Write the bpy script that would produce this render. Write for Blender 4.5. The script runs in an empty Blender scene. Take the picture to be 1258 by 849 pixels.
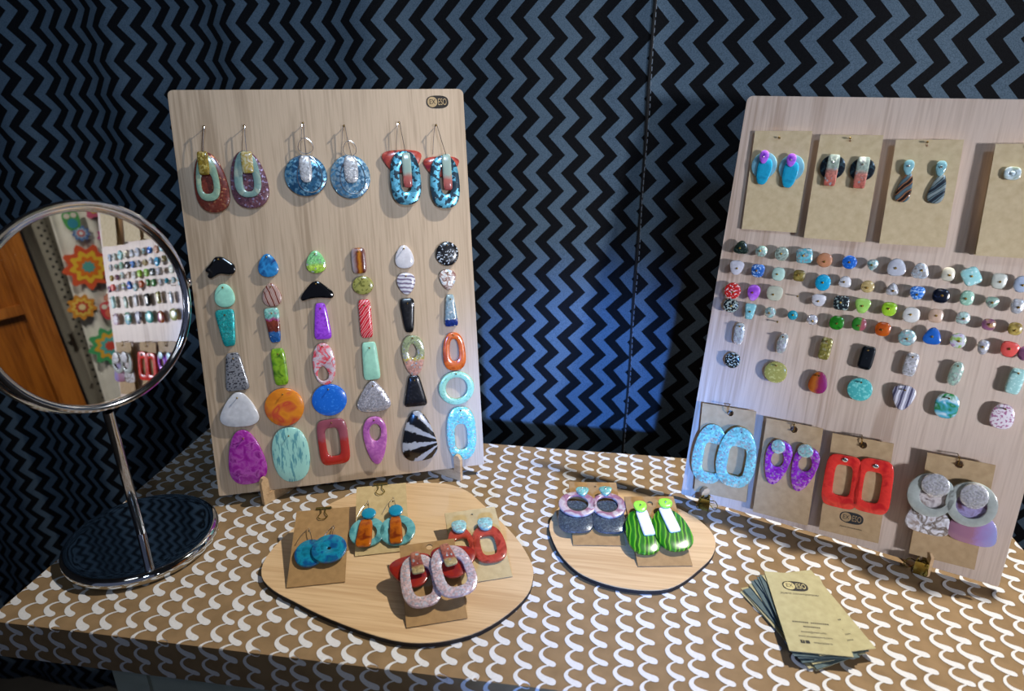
import bpy, math, random
from mathutils import Vector, Matrix
random.seed(7)
scene = bpy.context.scene
col = scene.collection

# ------------------------------------------------------------------ camera, light, exposure
cam_d = bpy.data.cameras.new('camera'); cam = bpy.data.objects.new('camera', cam_d); col.objects.link(cam)
cam_d.sensor_width = 36.0; cam_d.lens = 36.0 * 820.0 / 1258.0; cam_d.clip_start = 0.01
cam.location = (0, 0, 0.40)
cam.rotation_euler = (math.radians(90 - 21.98), 0, math.radians(8.235))
cam_d.dof.use_dof = True; cam_d.dof.focus_distance = 0.63; cam_d.dof.aperture_fstop = 6.3
scene.camera = cam

world = bpy.data.worlds.new('world'); scene.world = world; world.use_nodes = True
bg = world.node_tree.nodes['Background']; bg.inputs[0].default_value = (0.52, 0.60, 0.92, 1); bg.inputs[1].default_value = 0.17

def lamp(name, kind, loc, target, power, color, **kw):
    d = bpy.data.lights.new(name, kind); d.energy = power; d.color = color
    for k, v in kw.items(): setattr(d, k, v)
    o = bpy.data.objects.new(name, d); col.objects.link(o); o.location = loc
    o.rotation_euler = (Vector(target) - Vector(loc)).to_track_quat('-Z', 'Y').to_euler()
    return o
# bare lamp up behind the right-hand board, a cool lamp in front on the right, blue daylight from the hall
lamp('stall_lamp', 'SPOT', (0.429, 0.722, 1.0), (0.20, 0.42, 0.0), 80.0, (1.0, 0.94, 0.86), spot_size=math.radians(118), spot_blend=1.0, shadow_soft_size=0.014)
lamp('hall_lamp', 'AREA', (1.05, -0.75, 0.42), (0.30, 0.50, 0.22), 1.5, (0.86, 0.89, 1.0), shape='DISK', size=0.14, spread=math.radians(40))
lamp('hall_daylight', 'SPOT', (0.28, -1.7, 0.70), (-0.025, 0.8, 0.0), 640.0, (0.12, 0.34, 1.0), spot_size=math.radians(8.8), spot_blend=0.7, shadow_soft_size=0.05)
lamp('overhead_fill', 'AREA', (-0.3, -0.7, 1.8), (0.1, 0.5, 0.1), 2.0, (0.95, 0.97, 1.0), shape='DISK', size=0.5)  # added overhead fill that lifts the ambient level, no known lamp
lamp('upper_curtain_fill', 'SPOT', (0.7, -1.2, 1.7), (-0.28, 0.85, 0.62), 110.0, (0.55, 0.74, 1.0), spot_size=math.radians(42), spot_blend=1.0, shadow_soft_size=0.15)  # added blue wash to brighten the upper and left curtain, no known window

lamp('mirror_stall_fill', 'SPOT', (0.62, 0.05, 0.95), (1.04, 0.50, 0.18), 20.0, (1.0, 0.93, 0.82), spot_size=math.radians(62), spot_blend=0.6, shadow_soft_size=0.03)  # added spot so the cabinet and cloths show up in the mirror

scene.view_settings.view_transform = 'Standard'; scene.view_settings.look = 'None'
scene.view_settings.gamma = 1.0; scene.view_settings.use_curve_mapping = False
scene.view_settings.exposure = -0.38

# ------------------------------------------------------------------ helpers
def lin(h):
    c = [int(h[i:i + 2], 16) / 255 for i in (0, 2, 4)]
    return tuple((x / 12.92 if x <= .04045 else ((x + .055) / 1.055) ** 2.4) for x in c) + (1,)
MATS = {}
def new_mat(name, rough=.4, metal=0.0, coat=0.0):
    m = bpy.data.materials.new(name); m.use_nodes = True
    nt = m.node_tree; b = nt.nodes['Principled BSDF']
    b.inputs['Roughness'].default_value = rough; b.inputs['Metallic'].default_value = metal
    b.inputs['Coat Weight'].default_value = coat; b.inputs['Coat Roughness'].default_value = .08
    return m, nt, b
def cached(fn):
    def f(*a):
        k = fn.__name__ + repr(a)
        if k not in MATS: MATS[k] = fn(*a)
        return MATS[k]
    return f
def ramp(nt, fac, stops, interp='LINEAR'):
    r = nt.nodes.new('ShaderNodeValToRGB'); e = r.color_ramp.elements; r.color_ramp.interpolation = interp
    while len(e) < len(stops): e.new(0.5)
    for el, (p, c) in zip(e, sorted(stops, key=lambda s: s[0])): el.position = p; el.color = lin(c) if isinstance(c, str) else c
    nt.links.new(fac, r.inputs[0]); return r.outputs[0]
def coords(nt, kind='Object', scale=(1, 1, 1), rot=(0, 0, 0), loc=(0, 0, 0)):
    t = nt.nodes.new('ShaderNodeTexCoord'); mp = nt.nodes.new('ShaderNodeMapping')
    mp.inputs['Scale'].default_value = scale; mp.inputs['Rotation'].default_value = rot; mp.inputs['Location'].default_value = loc
    nt.links.new(t.outputs[kind], mp.inputs[0]); return mp.outputs[0]
def noise(nt, vec, scale, detail=2.0, dist=0.0, rough=.5):
    n = nt.nodes.new('ShaderNodeTexNoise'); n.inputs['Scale'].default_value = scale; n.inputs['Detail'].default_value = detail
    n.inputs['Distortion'].default_value = dist; n.inputs['Roughness'].default_value = rough
    nt.links.new(vec, n.inputs['Vector']); return n.outputs[0]
def math_node(nt, op, a, b=None):
    n = nt.nodes.new('ShaderNodeMath'); n.operation = op
    for i, v in enumerate((a, b)):
        if v is None: continue
        if isinstance(v, (int, float)): n.inputs[i].default_value = v
        else: nt.links.new(v, n.inputs[i])
    return n.outputs[0]
def mix(nt, fac, a, b):
    n = nt.nodes.new('ShaderNodeMix'); n.data_type = 'RGBA'
    for s, v in ((0, fac), (6, a), (7, b)):
        if isinstance(v, (int, float)): n.inputs[s].default_value = v
        elif isinstance(v, tuple): n.inputs[s].default_value = v
        else: nt.links.new(v, n.inputs[s])
    return n.outputs[2]
def bump(nt, b, h, strength=.2, dist=.0005):
    n = nt.nodes.new('ShaderNodeBump'); n.inputs['Strength'].default_value = strength; n.inputs['Distance'].default_value = dist
    nt.links.new(h, n.inputs['Height']); nt.links.new(n.outputs[0], b.inputs['Normal'])
def seed_loc(): return (random.uniform(0, 9), random.uniform(0, 9), random.uniform(0, 9))

def P(c, rough=.3):
    m, nt, b = new_mat('resin_plain', rough, 0, .4)
    v = coords(nt, loc=seed_loc()); f = noise(nt, v, 220, 2)
    c0 = lin(c); c1 = tuple(x * .86 for x in c0[:3]) + (1,)
    nt.links.new(ramp(nt, f, [(.35, c1), (.65, c0)]), b.inputs['Base Color']); return m
def SW(cols, scale):
    m, nt, b = new_mat('resin_swirl', .22, 0, .6)
    v = coords(nt, loc=seed_loc()); f = noise(nt, v, scale * .55, 2.0, .6)
    n = len(cols); nt.links.new(ramp(nt, f, [(.30 + .4 * i / max(1, n - 1), c) for i, c in enumerate(cols)]), b.inputs['Base Color'])
    bump(nt, b, f, .25); return m
def SP(c1, c2, scale, thr):
    m, nt, b = new_mat('resin_speckle', .22, 0, .6)
    v = coords(nt, loc=seed_loc()); f = noise(nt, v, scale, 1.5)
    nt.links.new(ramp(nt, f, [(thr - .03, c1), (thr + .03, c2)]), b.inputs['Base Color']); return m
def STK(c1, c2, thr):           # fine upright streaks
    m, nt, b = new_mat('resin_streaks', .25, 0, .6)
    f = noise(nt, coords(nt, scale=(1, .16, 1), loc=seed_loc()), 520, 3)
    nt.links.new(ramp(nt, f, [(thr - .04, c1), (thr + .05, c2)]), b.inputs['Base Color']); bump(nt, b, f, .3); return m
def add_flakes(nt, b, base, flake, scale, amt):
    v = coords(nt, loc=seed_loc()); vo = nt.nodes.new('ShaderNodeTexVoronoi'); vo.inputs['Scale'].default_value = min(scale, 300 + scale * .35)
    nt.links.new(v, vo.inputs['Vector'])
    s = nt.nodes.new('ShaderNodeSeparateColor'); nt.links.new(vo.outputs['Color'], s.inputs[0])
    f = math_node(nt, 'GREATER_THAN', s.outputs[0], 1 - amt)
    mr = nt.nodes.new('ShaderNodeMapRange'); mr.inputs[3].default_value = .62; mr.inputs[4].default_value = 1.12; nt.links.new(s.outputs[2], mr.inputs[0])
    vm = nt.nodes.new('ShaderNodeVectorMath'); vm.operation = 'SCALE'; nt.links.new(mix(nt, f, base, flake), vm.inputs[0]); nt.links.new(mr.outputs[0], vm.inputs['Scale'])
    nt.links.new(vm.outputs[0], b.inputs['Base Color'])
    nt.links.new(math_node(nt, 'MULTIPLY', f, .6), b.inputs['Metallic']); bump(nt, b, s.outputs[1], .8, .0004)
def GL(base, flake, scale, amt):
    m, nt, b = new_mat('resin_glitter', .25, 0, .5); add_flakes(nt, b, lin(base), lin(flake), scale, amt); return m
def ST(cols, scale, ang, dist):
    m, nt, b = new_mat('resin_stripes', .22, 0, .6)
    v = coords(nt, rot=(0, 0, math.radians(ang)), loc=seed_loc())
    w = nt.nodes.new('ShaderNodeTexWave'); w.inputs['Scale'].default_value = scale * .3; w.inputs['Distortion'].default_value = dist
    w.inputs['Detail'].default_value = 2; w.inputs['Detail Scale'].default_value = 1.2; nt.links.new(v, w.inputs['Vector'])
    n = len(cols); nt.links.new(ramp(nt, w.outputs[1], [(.1 + .8 * i / (n - 1), c) for i, c in enumerate(cols)]), b.inputs['Base Color']); return m
def _band(axis, stops, glit):
    m, nt, b = new_mat('resin_bands', .22, 0, .6)
    t = coords(nt, 'Generated'); s = nt.nodes.new('ShaderNodeSeparateXYZ'); nt.links.new(t, s.inputs[0])
    n = noise(nt, coords(nt, loc=seed_loc()), 250, 2)
    f = math_node(nt, 'ADD', s.outputs[axis], math_node(nt, 'MULTIPLY', math_node(nt, 'SUBTRACT', n, .5), .18))
    c = ramp(nt, f, stops)
    if glit: add_flakes(nt, b, c, (.8, .85, .85, 1), 900, glit * .16)
    else: nt.links.new(c, b.inputs['Base Color'])
    return m
def BA(stops, glit=0): return _band(1, stops, glit)
def BX(stops): return _band(0, stops, 0)
def RAY(c1, c2):
    m, nt, b = new_mat('resin_rays', .2, 0, .6)
    t = coords(nt, 'Generated', loc=(-1.15, -.35, 0)); s = nt.nodes.new('ShaderNodeSeparateXYZ'); nt.links.new(t, s.inputs[0])
    a = math_node(nt, 'ARCTAN2', s.outputs[1], s.outputs[0])
    n = noise(nt, coords(nt), 300, 3)
    a = math_node(nt, 'ADD', math_node(nt, 'MULTIPLY', a, 16.0), math_node(nt, 'MULTIPLY', n, 2.2))
    f = math_node(nt, 'SINE', a); nt.links.new(ramp(nt, f, [(.15, c1), (.55, c2)]), b.inputs['Base Color']); return m
@cached
def metal(c, rough=.2):
    m, nt, b = new_mat('metal', rough, 1.0)
    f = noise(nt, coords(nt), 90, 2); r = nt.nodes.new('ShaderNodeMapRange'); nt.links.new(f, r.inputs[0])
    r.inputs[3].default_value = rough * .7; r.inputs[4].default_value = rough * 1.3; nt.links.new(r.outputs[0], b.inputs['Roughness'])
    b.inputs['Base Color'].default_value = lin(c); return m
@cached
def paper(c, c2, scale=300):
    m, nt, b = new_mat('paper', .85)
    f = noise(nt, coords(nt), scale, 4); nt.links.new(ramp(nt, f, [(.3, c2), (.7, c)]), b.inputs['Base Color']); bump(nt, b, f, .15, .0002); return m
@cached
def ink(c):
    m, nt, b = new_mat('ink', .7); f = noise(nt, coords(nt), 500, 2); c0 = lin(c)
    nt.links.new(ramp(nt, f, [(.3, tuple(x * .9 for x in c0[:3]) + (1,)), (.7, c0)]), b.inputs['Base Color']); return m
@cached
def wood(light, dark, axis=1, rough=.5, planks=0):
    m, nt, b = new_mat('wood', rough)
    sc = [9., 9., 9.]; sc[axis] = .8; v = coords(nt, scale=tuple(sc), loc=(1.3, 2.1, .4))
    f1 = noise(nt, v, 2.2, 3, .8); sc2 = [420., 420., 420.]; sc2[axis] = 14.; f2 = noise(nt, coords(nt, scale=tuple(sc2)), 1.0, 3)
    f = math_node(nt, 'ADD', math_node(nt, 'MULTIPLY', f1, .65), math_node(nt, 'MULTIPLY', f2, .35))
    nt.links.new(ramp(nt, f, [(.32, dark), (.50, light), (.62, dark)]), b.inputs['Base Color']); bump(nt, b, f2, .08, .0002); return m

def link(o, parent=None, mat=None):
    col.objects.link(o)
    if parent is not None: o.parent = parent
    if mat is not None: o.matrix_local = mat
    return o
def mesh(name, vf, material, parent=None, mat=None, smooth=True):
    v, f = vf; me = bpy.data.meshes.new(name); me.from_pydata([tuple(p) for p in v], [], f); me.update()
    if smooth:
        me.polygons.foreach_set('use_smooth', [True] * len(me.polygons))
        try: me.set_sharp_from_angle(angle=math.radians(38))
        except Exception: pass
    if material: me.materials.append(material)
    return link(bpy.data.objects.new(name, me), parent, mat)
def tag(o, label=None, cat=None, group=None, kind=None):
    for k, v in (('label', label), ('category', cat), ('group', group), ('kind', kind)):
        if v: o[k] = v
    return o
def thing(name, label, cat, mat, group=None):
    o = bpy.data.objects.new(name, None); o.empty_display_size = .01; link(o, None, mat); return tag(o, label, cat, group)
def T(x, y, z=0, rot=0): return Matrix.Translation((x, y, z)) @ Matrix.Rotation(math.radians(rot), 4, 'Z')
def frame(x, y, z, a, l):       # a standing plane: local X along its foot, Y up its face, Z out of its face
    u = Vector((math.cos(a), math.sin(a), 0)); b = Vector((-math.sin(a), math.cos(a), 0)); v = b * math.sin(l) + Vector((0, 0, math.cos(l))); n = u.cross(v)
    return Matrix(((u.x, v.x, n.x, x), (u.y, v.y, n.y, y), (u.z, v.z, n.z, z), (0, 0, 0, 1)))
def join(*parts):
    V, F = [], []
    for v, f in parts:
        o = len(V); V += [tuple(p) for p in v]; F += [tuple(i + o for i in q) for q in f]
    return V, F
def xf(m, vf): return [m @ Vector(p) for p in vf[0]], vf[1]
def box(x0, x1, y0, y1, z0, z1):
    v = [(x, y, z) for z in (z0, z1) for y in (y0, y1) for x in (x0, x1)]
    return v, [(0, 2, 3, 1), (4, 5, 7, 6), (0, 1, 5, 4), (2, 6, 7, 3), (0, 4, 6, 2), (1, 3, 7, 5)]
def tube(pts, r, n=6, closed=False):
    pts = [Vector(p) for p in pts]; V, F = [], []; N = len(pts); up = None
    for i, p in enumerate(pts):
        a = pts[(i - 1) % N] if (closed or i) else p; b = pts[(i + 1) % N] if (closed or i < N - 1) else p
        t = (b - a).normalized()
        if up is None: up = t.orthogonal().normalized()
        up = (up - t * up.dot(t)); up = up.normalized() if up.length > 1e-6 else t.orthogonal().normalized()
        s = t.cross(up); rr = r[i] if isinstance(r, (list, tuple)) else r
        V += [p + (up * math.cos(2 * math.pi * k / n) + s * math.sin(2 * math.pi * k / n)) * rr for k in range(n)]
    for i in range(N if closed else N - 1):
        j = (i + 1) % N
        F += [(i * n + k, i * n + (k + 1) % n, j * n + (k + 1) % n, j * n + k) for k in range(n)]
    if not closed: F += [tuple(range(n - 1, -1, -1)), tuple((N - 1) * n + k for k in range(n))]
    return V, F
def lathe(prof, n=48):          # profile (r, z) turned about Z
    V, F = [], []
    for r, z in prof: V += [(r * math.cos(2 * math.pi * k / n), r * math.sin(2 * math.pi * k / n), z) for k in range(n)]
    for i in range(len(prof) - 1): F += [(i * n + k, i * n + (k + 1) % n, (i + 1) * n + (k + 1) % n, (i + 1) * n + k) for k in range(n)]
    F += [tuple(range(n - 1, -1, -1)), tuple((len(prof) - 1) * n + k for k in range(n))]
    return V, F
def prism(poly, z0, z1):        # a flat outline with thickness
    n = len(poly); V = [(x, y, z0) for x, y in poly] + [(x, y, z1) for x, y in poly]
    return V, [tuple(range(n - 1, -1, -1)), tuple(range(n, 2 * n))] + [(i, (i + 1) % n, n + (i + 1) % n, n + i) for i in range(n)]
WING = [(-.02, .5), (.12, .46), (.32, .24), (.5, .04), (.46, -.36), (.22, -.40), (0, -.30), (-.20, -.42), (-.34, -.55), (-.45, -.42), (-.36, -.26), (-.52, -.14), (-.3, .16), (-.14, .46)]
WING2 = [(0, .52), (.12, .46), (.32, .16), (.52, -.12), (.5, -.46), (.3, -.42), (.1, -.38), (-.12, -.38), (-.3, -.42), (-.48, -.52), (-.53, -.3), (-.3, .18), (-.12, .46)]
def outline(w, h, p, k, n=36):
    if isinstance(p, str):
        poly = WING if p == 'wing' else WING2
        for _ in range(2): poly = [q for i in range(len(poly)) for q in ((poly[i][0] * .75 + poly[(i + 1) % len(poly)][0] * .25, poly[i][1] * .75 + poly[(i + 1) % len(poly)][1] * .25), (poly[i][0] * .25 + poly[(i + 1) % len(poly)][0] * .75, poly[i][1] * .25 + poly[(i + 1) % len(poly)][1] * .75))]
        return [(-x * w if False else x * w, y * h) for x, y in poly][::-1]
    pts = []
    for i in range(n):
        t = 2 * math.pi * (i + .5) / n; c, s = math.cos(t), math.sin(t)
        x = math.copysign(abs(c) ** (2 / p), c); y = math.copysign(abs(s) ** (2 / p), s); pts.append([x * (1 + k * y), y])
    mx = max(abs(q[0]) for q in pts)
    return [(q[0] / mx * w / 2, q[1] * h / 2) for q in pts]
def shrink(o, e, c=(0, 0)):
    out = []
    for x, y in o:
        dx, dy = x - c[0], y - c[1]; d = math.hypot(dx, dy) or 1e-9; s = max(.05, 1 - e / d); out.append((c[0] + dx * s, c[1] + dy * s))
    return out
def piece(w, h, p=2, k=0, t=3.2, hole=None, bev=.9, dome=.25, rot=0, z=0, at=(0, 0)):
    """a cast resin shape, mm in, metres out; hole = (dx, dy, w, h, p, k)"""
    o = outline(w, h, p, k); n = len(o); bev = min(bev, .18 * min(w, h)); V, F = [], []
    def ring(q, zz): V.extend((x, y, zz) for x, y in q)
    prof = [(bev * .5, 0), (0, t * .2), (0, t - bev), (bev * .35, t - bev * .3), (bev, t)]
    for e, zz in prof: ring(shrink(o, e), zz)
    if hole:
        c = (hole[0], hole[1]); ho = [(x + c[0], y + c[1]) for x, y in outline(hole[2], hole[3], hole[4], hole[5], n)]; hb = bev * .7
        for e, zz in [(-hb, t), (-hb * .35, t - hb * .3), (0, t - hb), (0, t * .2), (-hb * .5, 0)]: ring(shrink(ho, e, c), zz)
    else:
        ring([(x * .55, y * .55) for x, y in o], t + dome * .7); ring([(x * .2, y * .2) for x, y in o], t + dome)
    R = len(V) // n
    for i in range(R - 1): F += [(i * n + j, i * n + (j + 1) % n, (i + 1) * n + (j + 1) % n, (i + 1) * n + j) for j in range(n)]
    if hole: F += [((R - 1) * n + j, (R - 1) * n + (j + 1) % n, (j + 1) % n, j) for j in range(n)]
    else: F += [tuple(range(n - 1, -1, -1)), tuple((R - 1) * n + j for j in range(n))]
    if isinstance(p, str): F = [tuple(reversed(f)) for f in F]
    ca, sa = math.cos(math.radians(rot)), math.sin(math.radians(rot))
    return [((x * ca - y * sa + at[0]) / 1000, (x * sa + y * ca + at[1]) / 1000, (zz + z) / 1000) for x, y, zz in V], F
def ball(r, c=(0, 0, 0), n=10, m=6):
    V = [(c[0] + r * math.sin(math.pi * i / m) * math.cos(2 * math.pi * j / n), c[1] + r * math.sin(math.pi * i / m) * math.sin(2 * math.pi * j / n), c[2] + r * math.cos(math.pi * i / m)) for i in range(1, m) for j in range(n)]
    F = [(i * n + j, (i + 1) * n + j, (i + 1) * n + (j + 1) % n, i * n + (j + 1) % n) for i in range(m - 2) for j in range(n)]
    V += [(c[0], c[1], c[2] + r), (c[0], c[1], c[2] - r)]; a, b = len(V) - 2, len(V) - 1
    F += [(a, j, (j + 1) % n) for j in range(n)] + [(b, (m - 2) * n + (j + 1) % n, (m - 2) * n + j) for j in range(n)]
    return V, F
def smooth_path(pts, k=4):      # Catmull-Rom
    pts = [Vector(p) for p in pts]; out = []
    for i in range(len(pts) - 1):
        a, b, c, d = pts[max(i - 1, 0)], pts[i], pts[i + 1], pts[min(i + 2, len(pts) - 1)]
        for j in range(k):
            t = j / k; out.append(.5 * ((2 * b) + (c - a) * t + (2 * a - 5 * b + 4 * c - d) * t * t + (3 * b - a - 3 * c + d) * t ** 3))
    return out + [pts[-1]]
def mm(*p): return tuple(x / 1000 for x in p)
def lettering(name, text, size, material, parent, mat, stretch=1.0, shear=0.0):
    cu = bpy.data.curves.new(name, 'FONT'); cu.body = text; cu.size = size; cu.align_x = 'CENTER'; cu.align_y = 'CENTER'; cu.shear = shear; cu.resolution_u = 3
    t = bpy.data.objects.new(name, cu); me = bpy.data.meshes.new_from_object(t); bpy.data.objects.remove(t); bpy.data.curves.remove(cu)
    me.name = name; me.materials.clear(); me.materials.append(material)
    for v in me.vertices: v.co.x *= stretch
    return link(bpy.data.objects.new(name, me), parent, mat)
def logo(parent, x, y, w, z, dark, light, rot=0):
    """dark pill with a pale disc reading EX and pale letters ESO"""
    h = w * .56; g = mesh('logo', piece(w, h, 2.7, 0, .12, bev=.04, dome=0), dark, parent, T(x / 1000, y / 1000, z, rot), False)
    g['label'] = 'dark pill-shaped printed logo reading EX ESO'
    mesh('logo_disc', piece(h * .80, h * .80, 2, 0, .08, bev=.03, dome=0), light, g, T(-w * .23 / 1000, 0, .00010), False)
    lettering('letters', 'EX', h * .52 / 1000, dark, g, T(-w * .23 / 1000, 0, .00030), .80)
    lettering('letters', 'ESO', h * .74 / 1000, light, g, T(w * .22 / 1000, -h * .02 / 1000, .00030), .55)
    return g
STEEL = metal('c9cbd0', .16); BRASS = metal('b8964a', .28); GOLD = metal('a89c58', .2); SILVER = metal('e0e0e0', .12)
NAIL = metal('8c7440', .35)

# ------------------------------------------------------------------ setting: floor, curtain
BACK = .672; FRONT = .345; LEFTX = -.470; RIGHTX = .390; DROP = .037
def floor_mat():
    m, nt, b = new_mat('floor_concrete', .7); f = noise(nt, coords(nt), 6, 5); nt.links.new(ramp(nt, f, [(.3, '2a2826'), (.7, '45423e')]), b.inputs['Base Color']); return m
WALL = paper('8c8a86', '7c7a76', 8)
for nme, bx_, lb in (('wall_back', box(-2.5, 2.5, 1.2, 1.3, -.8, 2.2), 'plain grey wall behind the curtain'), ('wall_left', box(-2.6, -2.5, -2.5, 1.3, -.8, 2.2), 'plain grey hall wall on the left'), ('wall_right', box(2.5, 2.6, -2.5, 1.3, -.8, 2.2), 'plain grey hall wall on the right'), ('ceiling', box(-2.6, 2.6, -2.5, 1.3, 2.2, 2.3), 'pale hall ceiling')):
    tag(mesh(nme, bx_, WALL, None, None, False), lb, nme.split('_')[0], kind='structure')
tag(mesh('floor', box(-2.5, 2.5, -2.5, 1.2, -.80, -.76), floor_mat(), None, None, False), 'dark concrete floor of the hall', 'floor', kind='structure')

def chevron():
    m, nt, b = new_mat('chevron_cloth', .92)
    uv = nt.nodes.new('ShaderNodeTexCoord').outputs['UV']; s = nt.nodes.new('ShaderNodeSeparateXYZ'); nt.links.new(uv, s.inputs[0])
    X, Z = s.outputs[0], s.outputs[1]; PER, SP_, AMP = .04124, .0302, .0198
    def pattern(x0, z0, flip):
        q = math_node(nt, 'MULTIPLY', math_node(nt, 'SUBTRACT', Z, z0), 2 / PER)
        tri = math_node(nt, 'PINGPONG', q, 1.0)
        if flip: tri = math_node(nt, 'SUBTRACT', 1.0, tri)
        d = math_node(nt, 'SUBTRACT', math_node(nt, 'SUBTRACT', X, x0), math_node(nt, 'MULTIPLY', tri, AMP))
        return math_node(nt, 'LESS_THAN', math_node(nt, 'FRACT', math_node(nt, 'DIVIDE', d, SP_)), .5)
    left = pattern(-.11935, .45929 - 30 * PER, False)
    right = pattern(.08327 - SP_ / 2 - AMP - 20 * SP_, .45348 - 30 * PER, True)
    side = math_node(nt, 'GREATER_THAN', X, .0363)
    f = math_node(nt, 'ADD', math_node(nt, 'MULTIPLY', left, math_node(nt, 'SUBTRACT', 1, side)), math_node(nt, 'MULTIPLY', right, side))
    n = noise(nt, coords(nt, scale=(1, 1, 1)), 900, 3); n2 = noise(nt, coords(nt), 14, 2)
    sl = ramp(nt, n, [(.3, '42535f'), (.7, '5c6f80')]); bk = ramp(nt, n, [(.3, '07080a'), (.7, '121418')])
    nt.links.new(mix(nt, f, sl, bk), b.inputs['Base Color']); bump(nt, b, n, .25, .0004); b.inputs['Specular IOR Level'].default_value = .15
    return m
def curtain():
    V, F, U = [], [], []; nx, nz = 300, 24; x0, x1, z0, z1 = -1.75, 1.25, -.76, .95
    arc = 0.0; prev = None; cols_ = []
    for i in range(nx + 1):
        x = x0 + (x1 - x0) * i / nx; a = 1 / (1 + math.exp((x + .28) / .06))
        y = .80 + .075 / (1 + math.exp((x + .42) / .11)) - .045 / (1 + math.exp((.16 - x) / .05)) + a * (.009 * math.sin(x * 33 + 1.0) + .003 * math.sin(x * 71)) + .0015 * math.sin(x * 23) - .004 * math.exp(-((x - .0363) / .01) ** 2)
        if prev is not None: arc += math.hypot(x - prev[0], y - prev[1]) * (1 + .10 * a)     # the cloth is gathered a little on the left
        prev = (x, y); cols_.append((x, y, arc))
    ref = min(cols_, key=lambda c: abs(c[0] - .0363)); shift = ref[0] - ref[2]
    for j in range(nz + 1):
        z = z0 + (z1 - z0) * j / nz
        for x, y, a in cols_: V.append((x, y + .003 * math.sin(z * 5 + x * 3), z)); U.append((a + shift, z))
    for j in range(nz):
        for i in range(nx): k = j * (nx + 1) + i; F.append((k, k + 1, k + nx + 2, k + nx + 1))
    o = mesh('curtain', (V, F), chevron()); ul = o.data.uv_layers.new(name='UVMap')
    for lp in o.data.loops: ul.data[lp.index].uv = U[lp.vertex_index]
    sm = o.modifiers.new('cloth_thickness', 'SOLIDIFY'); sm.thickness = .001; sm.offset = 1
    tag(o, 'black and slate blue chevron cloth hanging behind the table', 'curtain')
    parts = []
    for i in range(150):
        z = -.45 + i * .0075; parts.append(xf(Matrix.Translation((.0380 + .0006 * math.sin(z * 40), .7900 + .003 * math.sin(z * 5 + .11), z)), box(-.0004, .0004, -.0004, .0004, 0, .0045)))
    s_ = mesh('seam_stitching', join(*parts), ink('6b7684'), o, None, False); s_['kind'] = 'stuff'; s_['label'] = 'pale stitches down the curtain seam'
    mesh('seam_fold', tube([(.0362 + .0008 * math.sin(i * 1.3), .7920 + .003 * math.sin((-.74 + i * .05) * 5 + .11), -.74 + i * .05) for i in range(33)], .0016, 6), ink('0c0d10'), o)['label'] = 'dark ridge of the curtain seam'
curtain()

# ------------------------------------------------------------------ table and its printed paper cover
t = thing('table', 'pale grey-green block table under the printed paper cover', 'table', Matrix.Translation((0, .50, -.76)))
tm = paper('aab4a8', '98a296', 40)
mesh('table_top', box(LEFTX + .004, RIGHTX - .004, FRONT - .496, BACK - .504, .735, .7575), tm, t, None, False)
for xa, xb in ((-.376, -.346), (.30, .33)):
    for ya, yb in ((-.150, -.122), (.13, .158)): mesh('leg', box(xa, xb, ya, yb, 0, .735), tm, t, None, False)
mesh('apron', box(-.346, .30, -.147, -.132, .62, .735), tm, t, None, False)

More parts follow.
